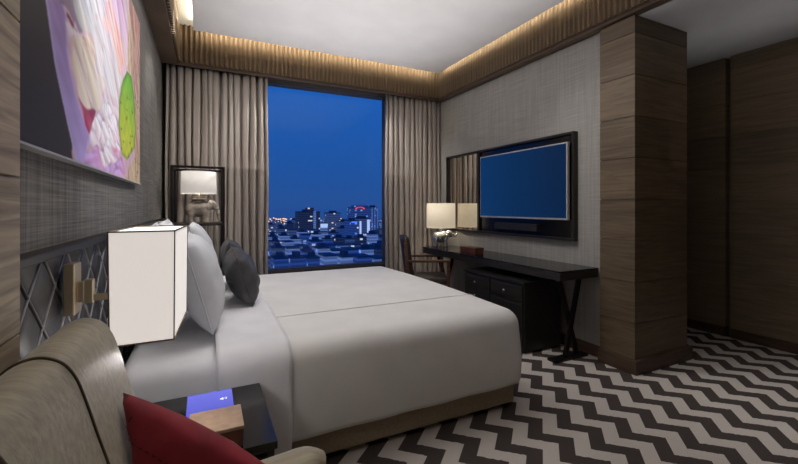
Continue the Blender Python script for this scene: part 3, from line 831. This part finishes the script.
# drawer cabinet under it
cb = thing('drawer_cabinet', 'black drawer cabinet with chrome knobs standing under the desk', 'cabinet', (2.68, 3.0, 0))
KX0, KX1, KY0, KY1, KZ = 2.45, 2.90, 2.56, 3.42, .622
bm = BM(); box(bm, KX0+.012, KX1, KY0, KY1, .02, KZ-.022, .003); obj('carcass', bm, 'black_wood', cb)
bm = BM(); box(bm, KX0-.004, KX1, KY0-.004, KY1+.004, KZ-.022, KZ, .003); obj('top', bm, 'black_wood', cb)
bm = BM(); box(bm, KX0+.03, KX1-.03, KY0+.03, KY1-.03, 0, .02); obj('plinth', bm, 'black_metal', cb)
ym = 3.0
def drawer(y0, y1, z0, z1, name='drawer'):
    bm = BM(); box(bm, KX0-.003, KX0+.014, y0, y1, z0, z1, .003); box(bm, KX0-.006, KX0, y0+.02, y1-.02, z0+.018, z1-.018, .003)
    d = obj(name, bm, 'black_wood', cb)
    bm = BM(); yc, zc = (y0+y1)/2, (z0+z1)/2
    if name == 'door': yc = y1-.04
    tube(bm, [(KX0-.005, yc, zc), (KX0-.018, yc, zc)], .006, 10)
    bmesh.ops.create_uvsphere(bm, u_segments=12, v_segments=8, radius=.013, matrix=Matrix.Translation((KX0-.024, yc, zc)))
    obj('knob', bm, 'chrome', d, True)
for z0 in (.455, .32, .185, .045): drawer(ym+.012, KY1-.015, z0, z0+.13)
drawer(KY0+.015, ym-.012, .455, .585); drawer(KY0+.015, ym-.012, .045, .44, 'door')

# box on the desk
o = thing('leather_box', 'small reddish brown leather box lying on the black desk beneath the television', 'box', (2.62, 3.55, DZ))
bm = BM(); box(bm, 2.57, 2.685, 3.40, 3.67, DZ, DZ+.048, .003); obj('box_body', bm, 'box_leather', o, 'auto')
bm = BM(); box(bm, 2.566, 2.689, 3.396, 3.674, DZ+.048, DZ+.072, .004); obj('lid', bm, 'box_leather', o, 'auto')

# ------------------------------------------------------------------ media panel with mirror, and television
mp = thing('media_panel', 'black framed wall panel with a mirror strip, mounted behind the television', 'panel', (2.97, 3.47, .965))
TY0, TY1, TZ0, TZ1 = 2.445, 4.505, .965, 1.945
bm = BM(); f = .024
box(bm, 2.925, RX, TY0, TY1, TZ0, TZ0+f, .003); box(bm, 2.925, RX, TY0, TY1, TZ1-f, TZ1, .003)
box(bm, 2.925, RX, TY0, TY0+f, TZ0+f, TZ1-f, .003); box(bm, 2.925, RX, TY1-f, TY1, TZ0+f, TZ1-f, .003)
box(bm, 2.93, RX, 3.80, 3.83, TZ0+f, TZ1-f); obj('frame', bm, 'panel_frame', mp)
bm = BM(); box(bm, 2.955, RX, TY0+f, 3.80, TZ0+f, TZ1-f); obj('back_panel', bm, 'black_gloss', mp)
bm = BM(); box(bm, 2.955, RX, 3.83, TY1-f, TZ0+f, TZ1-f); obj('mirror', bm, 'mirror', mp)
tv = thing('television', 'flat television showing a plain blue screen above the desk', 'television', (2.93, 3.145, 1.15))
VY0, VY1, VZ0, VZ1 = 2.482, 3.718, 1.152, 1.851
bm = BM(); box(bm, 2.888, 2.920, VY0, VY1, VZ0, VZ1, .003); obj('bezel', bm, 'bezel', tv)
M['tv'] = screen_mat('television_screen', srgb(3, 32, 66), srgb(8, 50, 96), 'Y', -.6, .6)
bm = BM(); box(bm, 2.8855, 2.890, VY0+.012, VY1-.012, VZ0+.018, VZ1-.012); obj('screen', bm, 'tv', tv)
bm = BM(); box(bm, 2.920, 2.955, 2.95, 3.30, 1.3, 1.65); obj('bracket', bm, 'black_metal', tv)
bm = BM(); box(bm, 2.90, 2.9545, 2.86, 3.48, 1.03, 1.10, .003); o = obj('sound_bar', bm, 'black_wood')
tag(o, 'dark low sound bar on the black panel just under the television', 'speaker'); origin_to(o, (2.94, 3.19, 1.03))

# ------------------------------------------------------------------ desk chair
dc = thing('desk_chair', 'dark leather desk chair with wooden arms tucked in at the window end of the desk', 'chair', (2.35, 4.0, 0))
def rb(u, v):            # curved leather back
    y = 3.77+.46*u; z = .50+.43*v; a = 2*u-1
    return Vector((2.085+.05*(1-a*a)*-1+.05-.06*v, y, z+.015*(1-a*a)*v))
bm = BM(); grid(bm, rb, 14, 12)
o = obj('backrest', bm, 'chair_leather', dc, True); s = o.modifiers.new('t', 'SOLIDIFY'); s.thickness = .055; s.offset = 0
o.modifiers.new('b', 'BEVEL').width = .012
bm = BM(); box(bm, 2.10, 2.56, 3.775, 4.225, .40, .475, .025, 4); obj('seat', bm, 'chair_leather', dc, True)
bm = BM(); box(bm, 2.11, 2.55, 3.785, 4.215, .35, .40, .004); obj('seat_rail', bm, 'chair_wood', dc)
for sy in (3.755, 4.245):
    bm = BM(); bar(bm, (2.535, sy, .02), (2.535, sy, .655), .034, .034, (0, 1, 0)); bar(bm, (2.535, sy, 0), (2.535, sy, .02), .03, .03, (0, 1, 0)); obj('front_leg', bm, 'chair_wood', dc)
    bm = BM(); bar(bm, (2.06, sy, 0), (2.09, sy, .45), .034, .034, (0, 1, 0)); bar(bm, (2.09, sy, .45), (2.055, sy, .90), .034, .034, (0, 1, 0)); obj('rear_leg', bm, 'chair_wood', dc)
    bm = BM(); box(bm, 2.06, 2.56, sy-.022, sy+.022, .655, .68, .006, 3); obj('arm', bm, 'chair_wood', dc)
dc.location = (2.36, 3.99, 0); dc.rotation_euler.z = -.42

# ------------------------------------------------------------------ armchair in the foreground
ac = thing('armchair', 'khaki upholstered armchair cut off at the lower left corner by the nightstand', 'armchair', (.05, .72, 0))
# cross-section of the back in XZ (from the outer foot over the crest down to the seat)
SEC = [(-.305, .12), (-.318, .40), (-.328, .70), (-.330, .86), (-.322, .94), (-.300, .988), (-.262, 1.008), (-.226, .998), (-.204, .968), (-.188, .92), (-.172, .86), (-.150, .78), (-.118, .64), (-.085, .46), (-.08, .12)]
def sec_pt(v):
    f = v*(len(SEC)-1); i = min(int(f), len(SEC)-2); t = f-i
    p = [Vector(SEC[max(0, min(len(SEC)-1, i+k))]) for k in (-1, 0, 1, 2)]
    return .5*((2*p[1])+(-p[0]+p[2])*t+(2*p[0]-5*p[1]+4*p[2]-p[3])*t*t+(-p[0]+3*p[1]-3*p[2]+p[3])*t**3)
CY0, CY1 = .34, 1.185
def backfn(u, v):
    y = CY0+(CY1-CY0)*u
    p = sec_pt(v)
    # the ends are rounded: the section shrinks towards its middle
    e = max(0, (abs(2*u-1)-.94)/.06); k = math.sqrt(max(0, 1-e*e))
    cx_, ztop = -.2, p.y
    sh_ = .78+.22*k
    x = cx_+(p.x-cx_)*sh_
    z = p.y - (1-k)*.035*max(0, (p.y-.5)/.5)
    # slight waist crown along the length
    z += .006*math.sin(PI*u)*max(0, (p.y-.6)/.4)
    return Vector((x, y, z))
bm = BM(); vs = grid(bm, backfn, 110, 70)
bm.faces.new(vs[0]); bm.faces.new(vs[-1][::-1])
obj('backrest', bm, 'chair_fabric', ac, True)
for yy in (.865, .60):
    bm = BM(); pts = [backfn((yy-CY0)/(CY1-CY0), v)+Vector((0, 0, .001)) for v in np.linspace(.03, .97, 90)]
    tube(bm, pts, .0032, 6); obj('welt', bm, 'welt', ac, True)
bm = BM(); box(bm, -.10, .36, .44, 1.02, .28, .46, .05, 5); obj('seat_cushion', bm, 'chair_fabric', ac, True)
bm = BM(); box(bm, -.28, .32, .36, 1.14, .10, .28, .02, 3); obj('seat_frame', bm, 'chair_fabric', ac, True)
for (y0, y1) in ((1.02, 1.15), (.35, .47)):
    bm = BM(); yc = (y0+y1)/2; hw = (y1-y0)/2
    def armfn(u, v, yc=yc, hw=hw):
        x = -.16+.45*u; a = PI*(v*1.0)
        z_top = .568+.035*u
        k = 1-max(0, (u-.86)/.14)**2*.45
        yq = yc-math.cos(a)*hw*k
        zq = z_top-.05+ (math.sin(a)**.75)*.05*k if 0 < v < 1 else .14
        return Vector((x+.012*math.sin(a), yq, zq))
    g = grid(bm, armfn, 30, 22); bm.faces.new(g[0]); bm.faces.new(g[-1][::-1])
    obj('arm', bm, 'chair_fabric', ac, 'auto')
for x in (-.24, .27):
    for y in (.41, 1.09):
        bm = BM(); lathe(bm, [(.018, 0), (.026, .10)], (x, y, 0), 12); obj('leg', bm, 'black_wood', ac, True)

# red cushion leaning in the corner of the armchair
rc = thing('red_cushion', 'crimson red cotton cushion lying in the foreground armchair', 'cushion', (.02, .93, .62))
A = Vector((-.160, 1.03, .868)); e1 = Vector((.79, -.30, -.53)).normalized()
e2 = Vector((-.42, .12, -.9)); e2 = (e2-e1*e2.dot(e1)).normalized(); n3 = e1.cross(e2)
if n3.y > 0: n3 = -n3
W_ = .42
bm = pillow_mesh(W_, W_, .15, 9, -.10, n=30)
mt = Matrix((( n3.x, e1.x, e2.x, 0), (n3.y, e1.y, e2.y, 0), (n3.z, e1.z, e2.z, 0), (0, 0, 0, 1)))
ctr = A+(e1+e2)*W_/2
bm.transform(Matrix.Translation(ctr) @ mt)
def back_x(z):
    pts = SEC[6:]
    for (xa, za), (xb, zb) in zip(pts, pts[1:]):
        if zb <= z <= za: return xa+(xb-xa)*(z-za)/(zb-za)
    return -.08
def settle(bm):
    for v in bm.verts:
        v.co.z = max(v.co.z, .468)
        v.co.y = min(v.co.y, 1.012) if v.co.z < .62 else v.co.y
        if v.co.z < 1.0: v.co.x = max(v.co.x, back_x(v.co.z)+.012)
settle(bm)
obj('cushion_body', bm, 'red', rc, True)
bm = BM(); ins = .052
for s in range(2):
    a0 = Vector((0, -W_/2+ins, -W_/2+.02)); a1 = Vector((0, -W_/2+ins, W_/2-.02)); b0 = Vector((0, -W_/2+.02, -W_/2+ins)); b1 = Vector((0, W_/2-.02, -W_/2+ins))
    p, q_ = ((a0, a1), (b0, b1))[s]
    for i in range(24):
        def on(t):
            v = p.lerp(q_, t); aa, bb = v.y/(W_/2), v.z/(W_/2); k = max(0, (1-aa*aa)*(1-bb*bb))**.42
            return Vector((.075*k+.0035, v.y*(1+.10*(1-bb*bb)*abs(aa)**3), v.z*(1+.10*(1-aa*aa)*abs(bb)**3)))
        tube(bm, [on(i/24), on((i+.55)/24)], .0016, 5)
bm.transform(Matrix.Translation(ctr) @ mt); settle(bm)
obj('stitching', bm, 'red_dark', rc)

# ------------------------------------------------------------------ city outside
def city_mat(name, wall, lit, density, sx=.28, sz=.30, strength=.85, haze=.56):
    m, nt, b = newmat(name)
    g = node(nt, 'ShaderNodeNewGeometry'); mp = node(nt, 'ShaderNodeMapping'); mp.inputs['Scale'].default_value = (sx, sx, sz)
    L(nt, g.outputs['Position'], mp.inputs['Vector'])
    fl = node(nt, 'ShaderNodeVectorMath', operation='FLOOR'); L(nt, mp.outputs[0], fl.inputs[0])
    wn = node(nt, 'ShaderNodeTexWhiteNoise', noise_dimensions='3D'); L(nt, fl.outputs[0], wn.inputs['Vector'])
    gt = node(nt, 'ShaderNodeMath', operation='GREATER_THAN'); gt.inputs[1].default_value = 1-density; L(nt, wn.outputs['Value'], gt.inputs[0])
    sxyz = node(nt, 'ShaderNodeSeparateXYZ'); L(nt, mp.outputs[0], sxyz.inputs[0])
    fr = node(nt, 'ShaderNodeMath', operation='FRACT'); L(nt, sxyz.outputs['Z'], fr.inputs[0])
    l2 = node(nt, 'ShaderNodeMath', operation='GREATER_THAN'); l2.inputs[1].default_value = .4; L(nt, fr.outputs[0], l2.inputs[0])
    ml = node(nt, 'ShaderNodeMath', operation='MULTIPLY'); L(nt, gt.outputs[0], ml.inputs[0]); L(nt, l2.outputs[0], ml.inputs[1])
    ad = node(nt, 'ShaderNodeMath', operation='MULTIPLY'); L(nt, ml.outputs[0], ad.inputs[0]); ad.inputs[1].default_value = strength
    mc = node(nt, 'ShaderNodeMix', data_type='RGBA'); mc.inputs['A'].default_value = lit[0]; mc.inputs['B'].default_value = lit[1]
    L(nt, wn.outputs['Color'], mc.inputs['Factor'])
    # floor bands
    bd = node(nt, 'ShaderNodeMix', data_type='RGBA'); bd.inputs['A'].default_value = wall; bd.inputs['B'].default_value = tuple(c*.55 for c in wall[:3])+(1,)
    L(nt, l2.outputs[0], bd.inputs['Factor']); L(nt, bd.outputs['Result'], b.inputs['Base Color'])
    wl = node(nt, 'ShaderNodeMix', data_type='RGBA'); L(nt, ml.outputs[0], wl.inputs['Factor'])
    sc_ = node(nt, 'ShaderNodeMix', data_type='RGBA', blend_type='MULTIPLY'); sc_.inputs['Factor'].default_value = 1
    L(nt, bd.outputs['Result'], sc_.inputs['A']); sc_.inputs['B'].default_value = (haze*.55, haze*.8, haze*1.35, 1)  # dusk ambient and haze painted in as a bluish facade glow
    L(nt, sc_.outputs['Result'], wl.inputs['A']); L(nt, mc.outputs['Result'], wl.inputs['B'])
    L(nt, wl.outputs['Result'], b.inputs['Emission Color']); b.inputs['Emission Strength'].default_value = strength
    b.inputs['Roughness'].default_value = .7; b.inputs['Specular IOR Level'].default_value = .2
    return m
WARM, COOL, BLUE = srgb(255, 214, 160), srgb(214, 232, 255), srgb(90, 150, 255)
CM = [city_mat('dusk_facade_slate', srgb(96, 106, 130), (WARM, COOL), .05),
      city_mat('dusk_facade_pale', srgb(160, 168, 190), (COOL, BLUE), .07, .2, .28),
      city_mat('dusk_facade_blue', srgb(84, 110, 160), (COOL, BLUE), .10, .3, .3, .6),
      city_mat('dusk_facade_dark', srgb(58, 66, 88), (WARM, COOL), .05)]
M['roof'] = plain('dusk_roof', srgb(90, 98, 118), .9)
M['lit_white'] = plain('lit_white_facade', srgb(220, 226, 240), emit=srgb(200, 220, 255), es=.75)
M['lit_red'] = plain('lit_red_sign', srgb(220, 80, 90), emit=srgb(255, 80, 92), es=.75)
M['lit_blue'] = plain('lit_blue_sign', srgb(80, 120, 255), emit=srgb(84, 130, 255), es=1.0)
M['lit_warm'] = plain('lit_warm_lamp', srgb(255, 190, 120), emit=srgb(255, 200, 140), es=1.6)
GZ = -57.0
FW = (math.sin(math.radians(26.2)), math.cos(math.radians(26.2)))
def bearing(px, Y):                      # a ground X for a tower seen through the window at distance Y
    u = (px-399)/394; return Y*(FW[0]+FW[1]*u)/(FW[1]-FW[0]*u)
def height(py, px, Y):
    u = (px-399)/394; return CAMH+(207-py)/394*Y/(FW[1]-FW[0]*u)
def tower(label, px0, px1, py, Y, mat, depth=30, extra=None, group=None, roofbits=True):
    x0, x1 = bearing(px0, Y), bearing(px1, Y); zt = height(py, (px0+px1)/2, Y)
    t = thing('building', label, 'building', ((x0+x1)/2, Y, GZ), group)
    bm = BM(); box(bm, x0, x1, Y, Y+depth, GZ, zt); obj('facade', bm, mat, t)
    bm = BM(); w_ = x1-x0
    box(bm, x0-.3, x1+.3, Y-.3, Y+depth, zt, zt+.9)
    if roofbits: box(bm, x0+w_*.25, x0+w_*.7, Y+3, Y+depth*.6, zt+.9, zt+4)
    obj('roof', bm, 'roof', t)
    if extra: extra(t, x0, x1, zt, Y)
    return t
def A_extra(t, x0, x1, zt, Y):
    w_ = x1-x0
    bm = BM(); box(bm, x0+w_*.68, x0+w_*.80, Y-1.2, Y, GZ, zt+1); obj('stair_tower', bm, CM[1], t)
    bm = BM(); box(bm, x0+w_*.42, x0+w_*.72, Y+2, Y+20, zt+.9, zt+7); obj('penthouse', bm, CM[3], t)
tower('dark slab high-rise, the tallest block left of centre in the window', 299, 320, 212, 640, CM[3], extra=A_extra)
tower('grey high-rise block in the middle of the window view', 328.5, 340.5, 213, 700, CM[0])
def C_extra(t, x0, x1, zt, Y):
    w_ = x1-x0
    bm = BM()
    for k in range(10):
        a = PI*k/9; p = (x0+w_*(.38-.22*math.cos(a)), zt-2.0+2.4*math.sin(a))
        box(bm, p[0]-1.0, p[0]+1.0, Y-1, Y-.2, p[1]-.8, p[1]+.8)
    obj('red_sign', bm, 'lit_red', t)
    bm = BM(); box(bm, x0+w_*.10, x0+w_*.9, Y+4, Y+18, zt+.9, zt+4.5); obj('crown', bm, CM[2], t)
tower('blue glass tower crowned by a glowing red arch sign', 353, 371, 207.5, 620, CM[2], extra=C_extra, roofbits=False)
def D_extra(t, x0, x1, zt, Y):
    bm = BM()
    for f in (.05, .45, .86): box(bm, x0+(x1-x0)*f, x0+(x1-x0)*(f+.10), Y-.8, Y, GZ, zt)
    obj('lit_pier', bm, CM[1], t)
tower('slim grid tower at the right edge of the window, beside the red-signed tower', 371.5, 378, 207.5, 656, CM[2], extra=D_extra)
def E_extra(t, x0, x1, zt, Y):
    w_ = x1-x0
    bm = BM(); box(bm, x0+w_*.72, x0+w_*.9, Y-.8, Y, zt-22, zt-1); box(bm, x0+w_*.18, x0+w_*.30, Y-.8, Y, zt-22, zt-3); obj('lit_column', bm, 'lit_white', t)
tower('lower block with bright white lit columns, in front of the red-signed tower', 357, 371, 219, 520, CM[0], extra=E_extra)
def F_extra(t, x0, x1, zt, Y):
    bm = BM(); box(bm, x0, x1, Y-.8, Y, zt-2.6, zt-.6); obj('blue_sign', bm, 'lit_blue', t)
tower('narrow block with a blue lit sign along its top', 351.5, 357, 221, 500, CM[2], extra=F_extra)
def Gx(t, x0, x1, zt, Y):
    bm = BM(); box(bm, x0, x1, Y-.8, Y, zt-7, zt-.5); obj('billboard', bm, 'lit_white', t)
tower('low building topped by a bright white billboard between the two grey high-rises', 320.5, 327.5, 223.5, 660, CM[1], extra=Gx, roofbits=False)
tower('mid-height pale block left of the blue-signed building', 341.5, 350.5, 222, 600, CM[0])
# low-rise rows
rows = [(900, 222, 16), (770, 226, 14), (560, 231, 13), (450, 237, 12), (370, 244, 10), (310, 251, 9), (262, 259, 8)]
rnd = random.Random(11)
rowname = ['along the skyline', 'in the second row below the skyline', 'in the third row below the skyline', 'halfway down the window view',
           'in the third row above the sill', 'in the second row above the sill', 'just above the window sill']
for (Y, py, n), rn in zip(rows, rowname):
    px = 258.0
    step = (392-258)/n
    for k in range(n):
        w_ = step*rnd.uniform(.66, .86); h_ = rnd.uniform(-2.8, 2.6)
        mt_ = rnd.choice([0, 1, 1, 2, 3])
        tower('blurred low-rise city building '+rn, px, px+w_, py+h_, Y+rnd.uniform(-2, 2), CM[mt_], 18,
              group='low-rise buildings '+rn, roofbits=rnd.random() < .6)
        px += step
# street and far lights scattered over the city
bm = BM()
for k in range(130):
    Y = rnd.uniform(820, 1500); px = rnd.choice([rnd.uniform(264, 300), rnd.uniform(264, 384)])
    x = bearing(px, Y); z = height(rnd.gauss(221.5, 2.0), px, Y); r = rnd.uniform(.5, 1.5)*Y/900
    box(bm, x-r, x+r, Y-r, Y+r, z-r*.7, z+r*.7)
o = obj('city_lights', bm, 'lit_warm'); o['kind'] = 'stuff'
tag(o, 'scattered warm street lights glittering along the city horizon', 'lights')
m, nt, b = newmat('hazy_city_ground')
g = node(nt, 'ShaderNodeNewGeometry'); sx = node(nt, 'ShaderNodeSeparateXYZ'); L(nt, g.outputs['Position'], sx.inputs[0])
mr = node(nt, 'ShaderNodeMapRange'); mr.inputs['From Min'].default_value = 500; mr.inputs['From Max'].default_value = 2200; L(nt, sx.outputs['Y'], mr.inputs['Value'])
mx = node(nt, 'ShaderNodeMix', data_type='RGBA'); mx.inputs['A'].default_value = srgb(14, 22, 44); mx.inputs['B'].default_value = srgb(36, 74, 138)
L(nt, mr.outputs[0], mx.inputs['Factor']); L(nt, mx.outputs['Result'], b.inputs['Emission Color'])  # distance haze painted into the ground as emission
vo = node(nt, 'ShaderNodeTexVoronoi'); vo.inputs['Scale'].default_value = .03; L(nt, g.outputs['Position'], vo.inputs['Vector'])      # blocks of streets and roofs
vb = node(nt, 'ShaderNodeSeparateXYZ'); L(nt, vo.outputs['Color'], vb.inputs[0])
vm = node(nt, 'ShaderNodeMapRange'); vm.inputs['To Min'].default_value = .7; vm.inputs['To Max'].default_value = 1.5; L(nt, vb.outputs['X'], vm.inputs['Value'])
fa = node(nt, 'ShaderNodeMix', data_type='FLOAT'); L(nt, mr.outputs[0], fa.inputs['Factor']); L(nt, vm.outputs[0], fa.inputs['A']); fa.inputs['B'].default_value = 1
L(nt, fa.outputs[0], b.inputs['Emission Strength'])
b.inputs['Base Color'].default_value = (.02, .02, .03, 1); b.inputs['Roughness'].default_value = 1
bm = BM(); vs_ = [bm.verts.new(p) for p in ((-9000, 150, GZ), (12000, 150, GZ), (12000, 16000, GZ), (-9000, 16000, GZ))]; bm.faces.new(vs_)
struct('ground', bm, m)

# ------------------------------------------------------------------ world: dusk sky gradient
w = bpy.data.worlds.new('dusk'); scene.world = w; w.use_nodes = True; nt = w.node_tree
bg = nt.nodes['Background']; tc = node(nt, 'ShaderNodeTexCoord'); sx = node(nt, 'ShaderNodeSeparateXYZ')
L(nt, tc.outputs['Generated'], sx.inputs[0])
r = node(nt, 'ShaderNodeValToRGB'); L(nt, sx.outputs['Z'], r.inputs['Fac'])
e = r.color_ramp.elements; e[0].position = 0; e[0].color = srgb(38, 78, 142); e[1].position = .34; e[1].color = srgb(27, 92, 178)
k = e.new(.08); k.color = srgb(32, 80, 150)
k = e.new(.8); k.color = srgb(20, 70, 150)
L(nt, r.outputs[0], bg.inputs['Color']); bg.inputs['Strength'].default_value = 1.12

# ------------------------------------------------------------------ lamps
def area(name, loc, size, power, color, rot=(0, 0, 0), sy=None, spread=None):
    l = bpy.data.lights.new(name, 'AREA'); l.energy = power; l.color = color[:3]; l.shape = 'RECTANGLE' if sy else 'SQUARE'
    l.size = size
    if sy: l.size_y = sy
    if spread: l.spread = spread
    o = bpy.data.objects.new(name, l); COL.objects.link(o); o.location = loc; o.rotation_euler = rot
    return o
def spot(name, loc, power, color, ang, blend=.6, rad=.05, rot=(0, 0, 0)):
    l = bpy.data.lights.new(name, 'SPOT'); l.energy = power; l.color = color[:3]; l.spot_size = math.radians(ang); l.spot_blend = blend; l.shadow_soft_size = rad
    o = bpy.data.objects.new(name, l); COL.objects.link(o); o.location = loc; o.rotation_euler = rot
    return o
def point(name, loc, power, color, rad=.05):
    l = bpy.data.lights.new(name, 'POINT'); l.energy = power; l.color = color[:3]; l.shadow_soft_size = rad
    o = bpy.data.objects.new(name, l); COL.objects.link(o); o.location = loc
    return o
WARMC = (1.0, .87, .64); NEUT = (1.0, .965, .935); CLD = (.92, .96, 1.0)
# LED strips on top of the raft edge, washing the ribs through the slot
area('cove_led_left', (RFX0+.016, 1.5, 3.128), .02, 15, WARMC, (0, PI/2, 0), 5.9)
area('cove_led_back', (1.35, RFY1-.016, 3.128), 2.8, 10.5, WARMC, (PI/2, 0, 0), .02)
area('cove_led_right', (RFX1-.016, 1.5, 3.128), .02, 15, WARMC, (0, -PI/2, 0), 5.9)
# unseen fill lights added under the raft, and soft uplight that fills the ceilings
for o in (area('ceiling_fill_bed', (.75, 2.9, 3.06), 1.5, 26, NEUT), area('ceiling_fill_near', (.9, .2, 3.06), 1.2, 2.5, NEUT),
          area('fill_uplight', (1.25, 2.6, 1.7), 2.6, 40, NEUT, (PI, 0, 0), 4.4, 1.8), area('hall_fill_uplight', (3.8, 1.2, 1.6), .8, 2, NEUT, (PI, 0, 0), 2.0, 1.6)):  # aimed up with no fixture, added to brighten both ceilings
    o.visible_glossy = False
spot('hall_downlight', (3.45, .55, 2.72), 58, NEUT, 68, .9, .06)
d_ = Vector((-.37, 2.2, 1.85))-Vector((.75, 1.5, 3.03))
o = spot('art_fill_spot', (.75, 1.5, 3.03), 42, CLD, 48, .9, .04); o.data.energy = 115; o.rotation_euler = d_.to_track_quat('-Z', 'Y').to_euler()  # added spot without a fixture, only brightens the print
d_ = Vector((2.95, 2.2, 1.3))-Vector((1.5, 2.5, 3.03))
o = spot('desk_wall_fill', (1.5, 2.5, 3.03), 40, NEUT, 62, .9, .05); o.rotation_euler = d_.to_track_quat('-Z', 'Y').to_euler()  # unseen spot added to lift the column side and desk wall
spot('headwall_downlight', (-.10, 3.8, 3.04), 42, NEUT, 70, .9, .04, (0, .22, 0))
for (p, t, e) in (((1.25, 4.36, 2.70), (.05, 4.74, 1.45), 46), ((1.55, 4.36, 2.70), (2.70, 4.74, 1.45), 36)):
    o = spot('curtain_fill_spot', p, e, NEUT, 66, .9, .03)  # invisible side light put in mid-air to bring out the folds
    o.rotation_euler = (Vector(t)-Vector(p)).to_track_quat('-Z', 'Y').to_euler()
point('sconce_bulb', (-.13, 1.46, .858), 2.2, NEUT, .03)
point('desk_lamp_bulb', (2.715, 4.30, 1.14), 3.0, (1, .86, .66), .03)
point('far_lamp_bulb', (-.055, 4.36, 1.49), 2.2, NEUT, .03)

scene.view_settings.view_transform = 'Standard'
scene.view_settings.look = 'None'
scene.cycles.use_denoising = True
scene.cycles.max_bounces = 8
scene.cycles.sample_clamp_indirect = 6
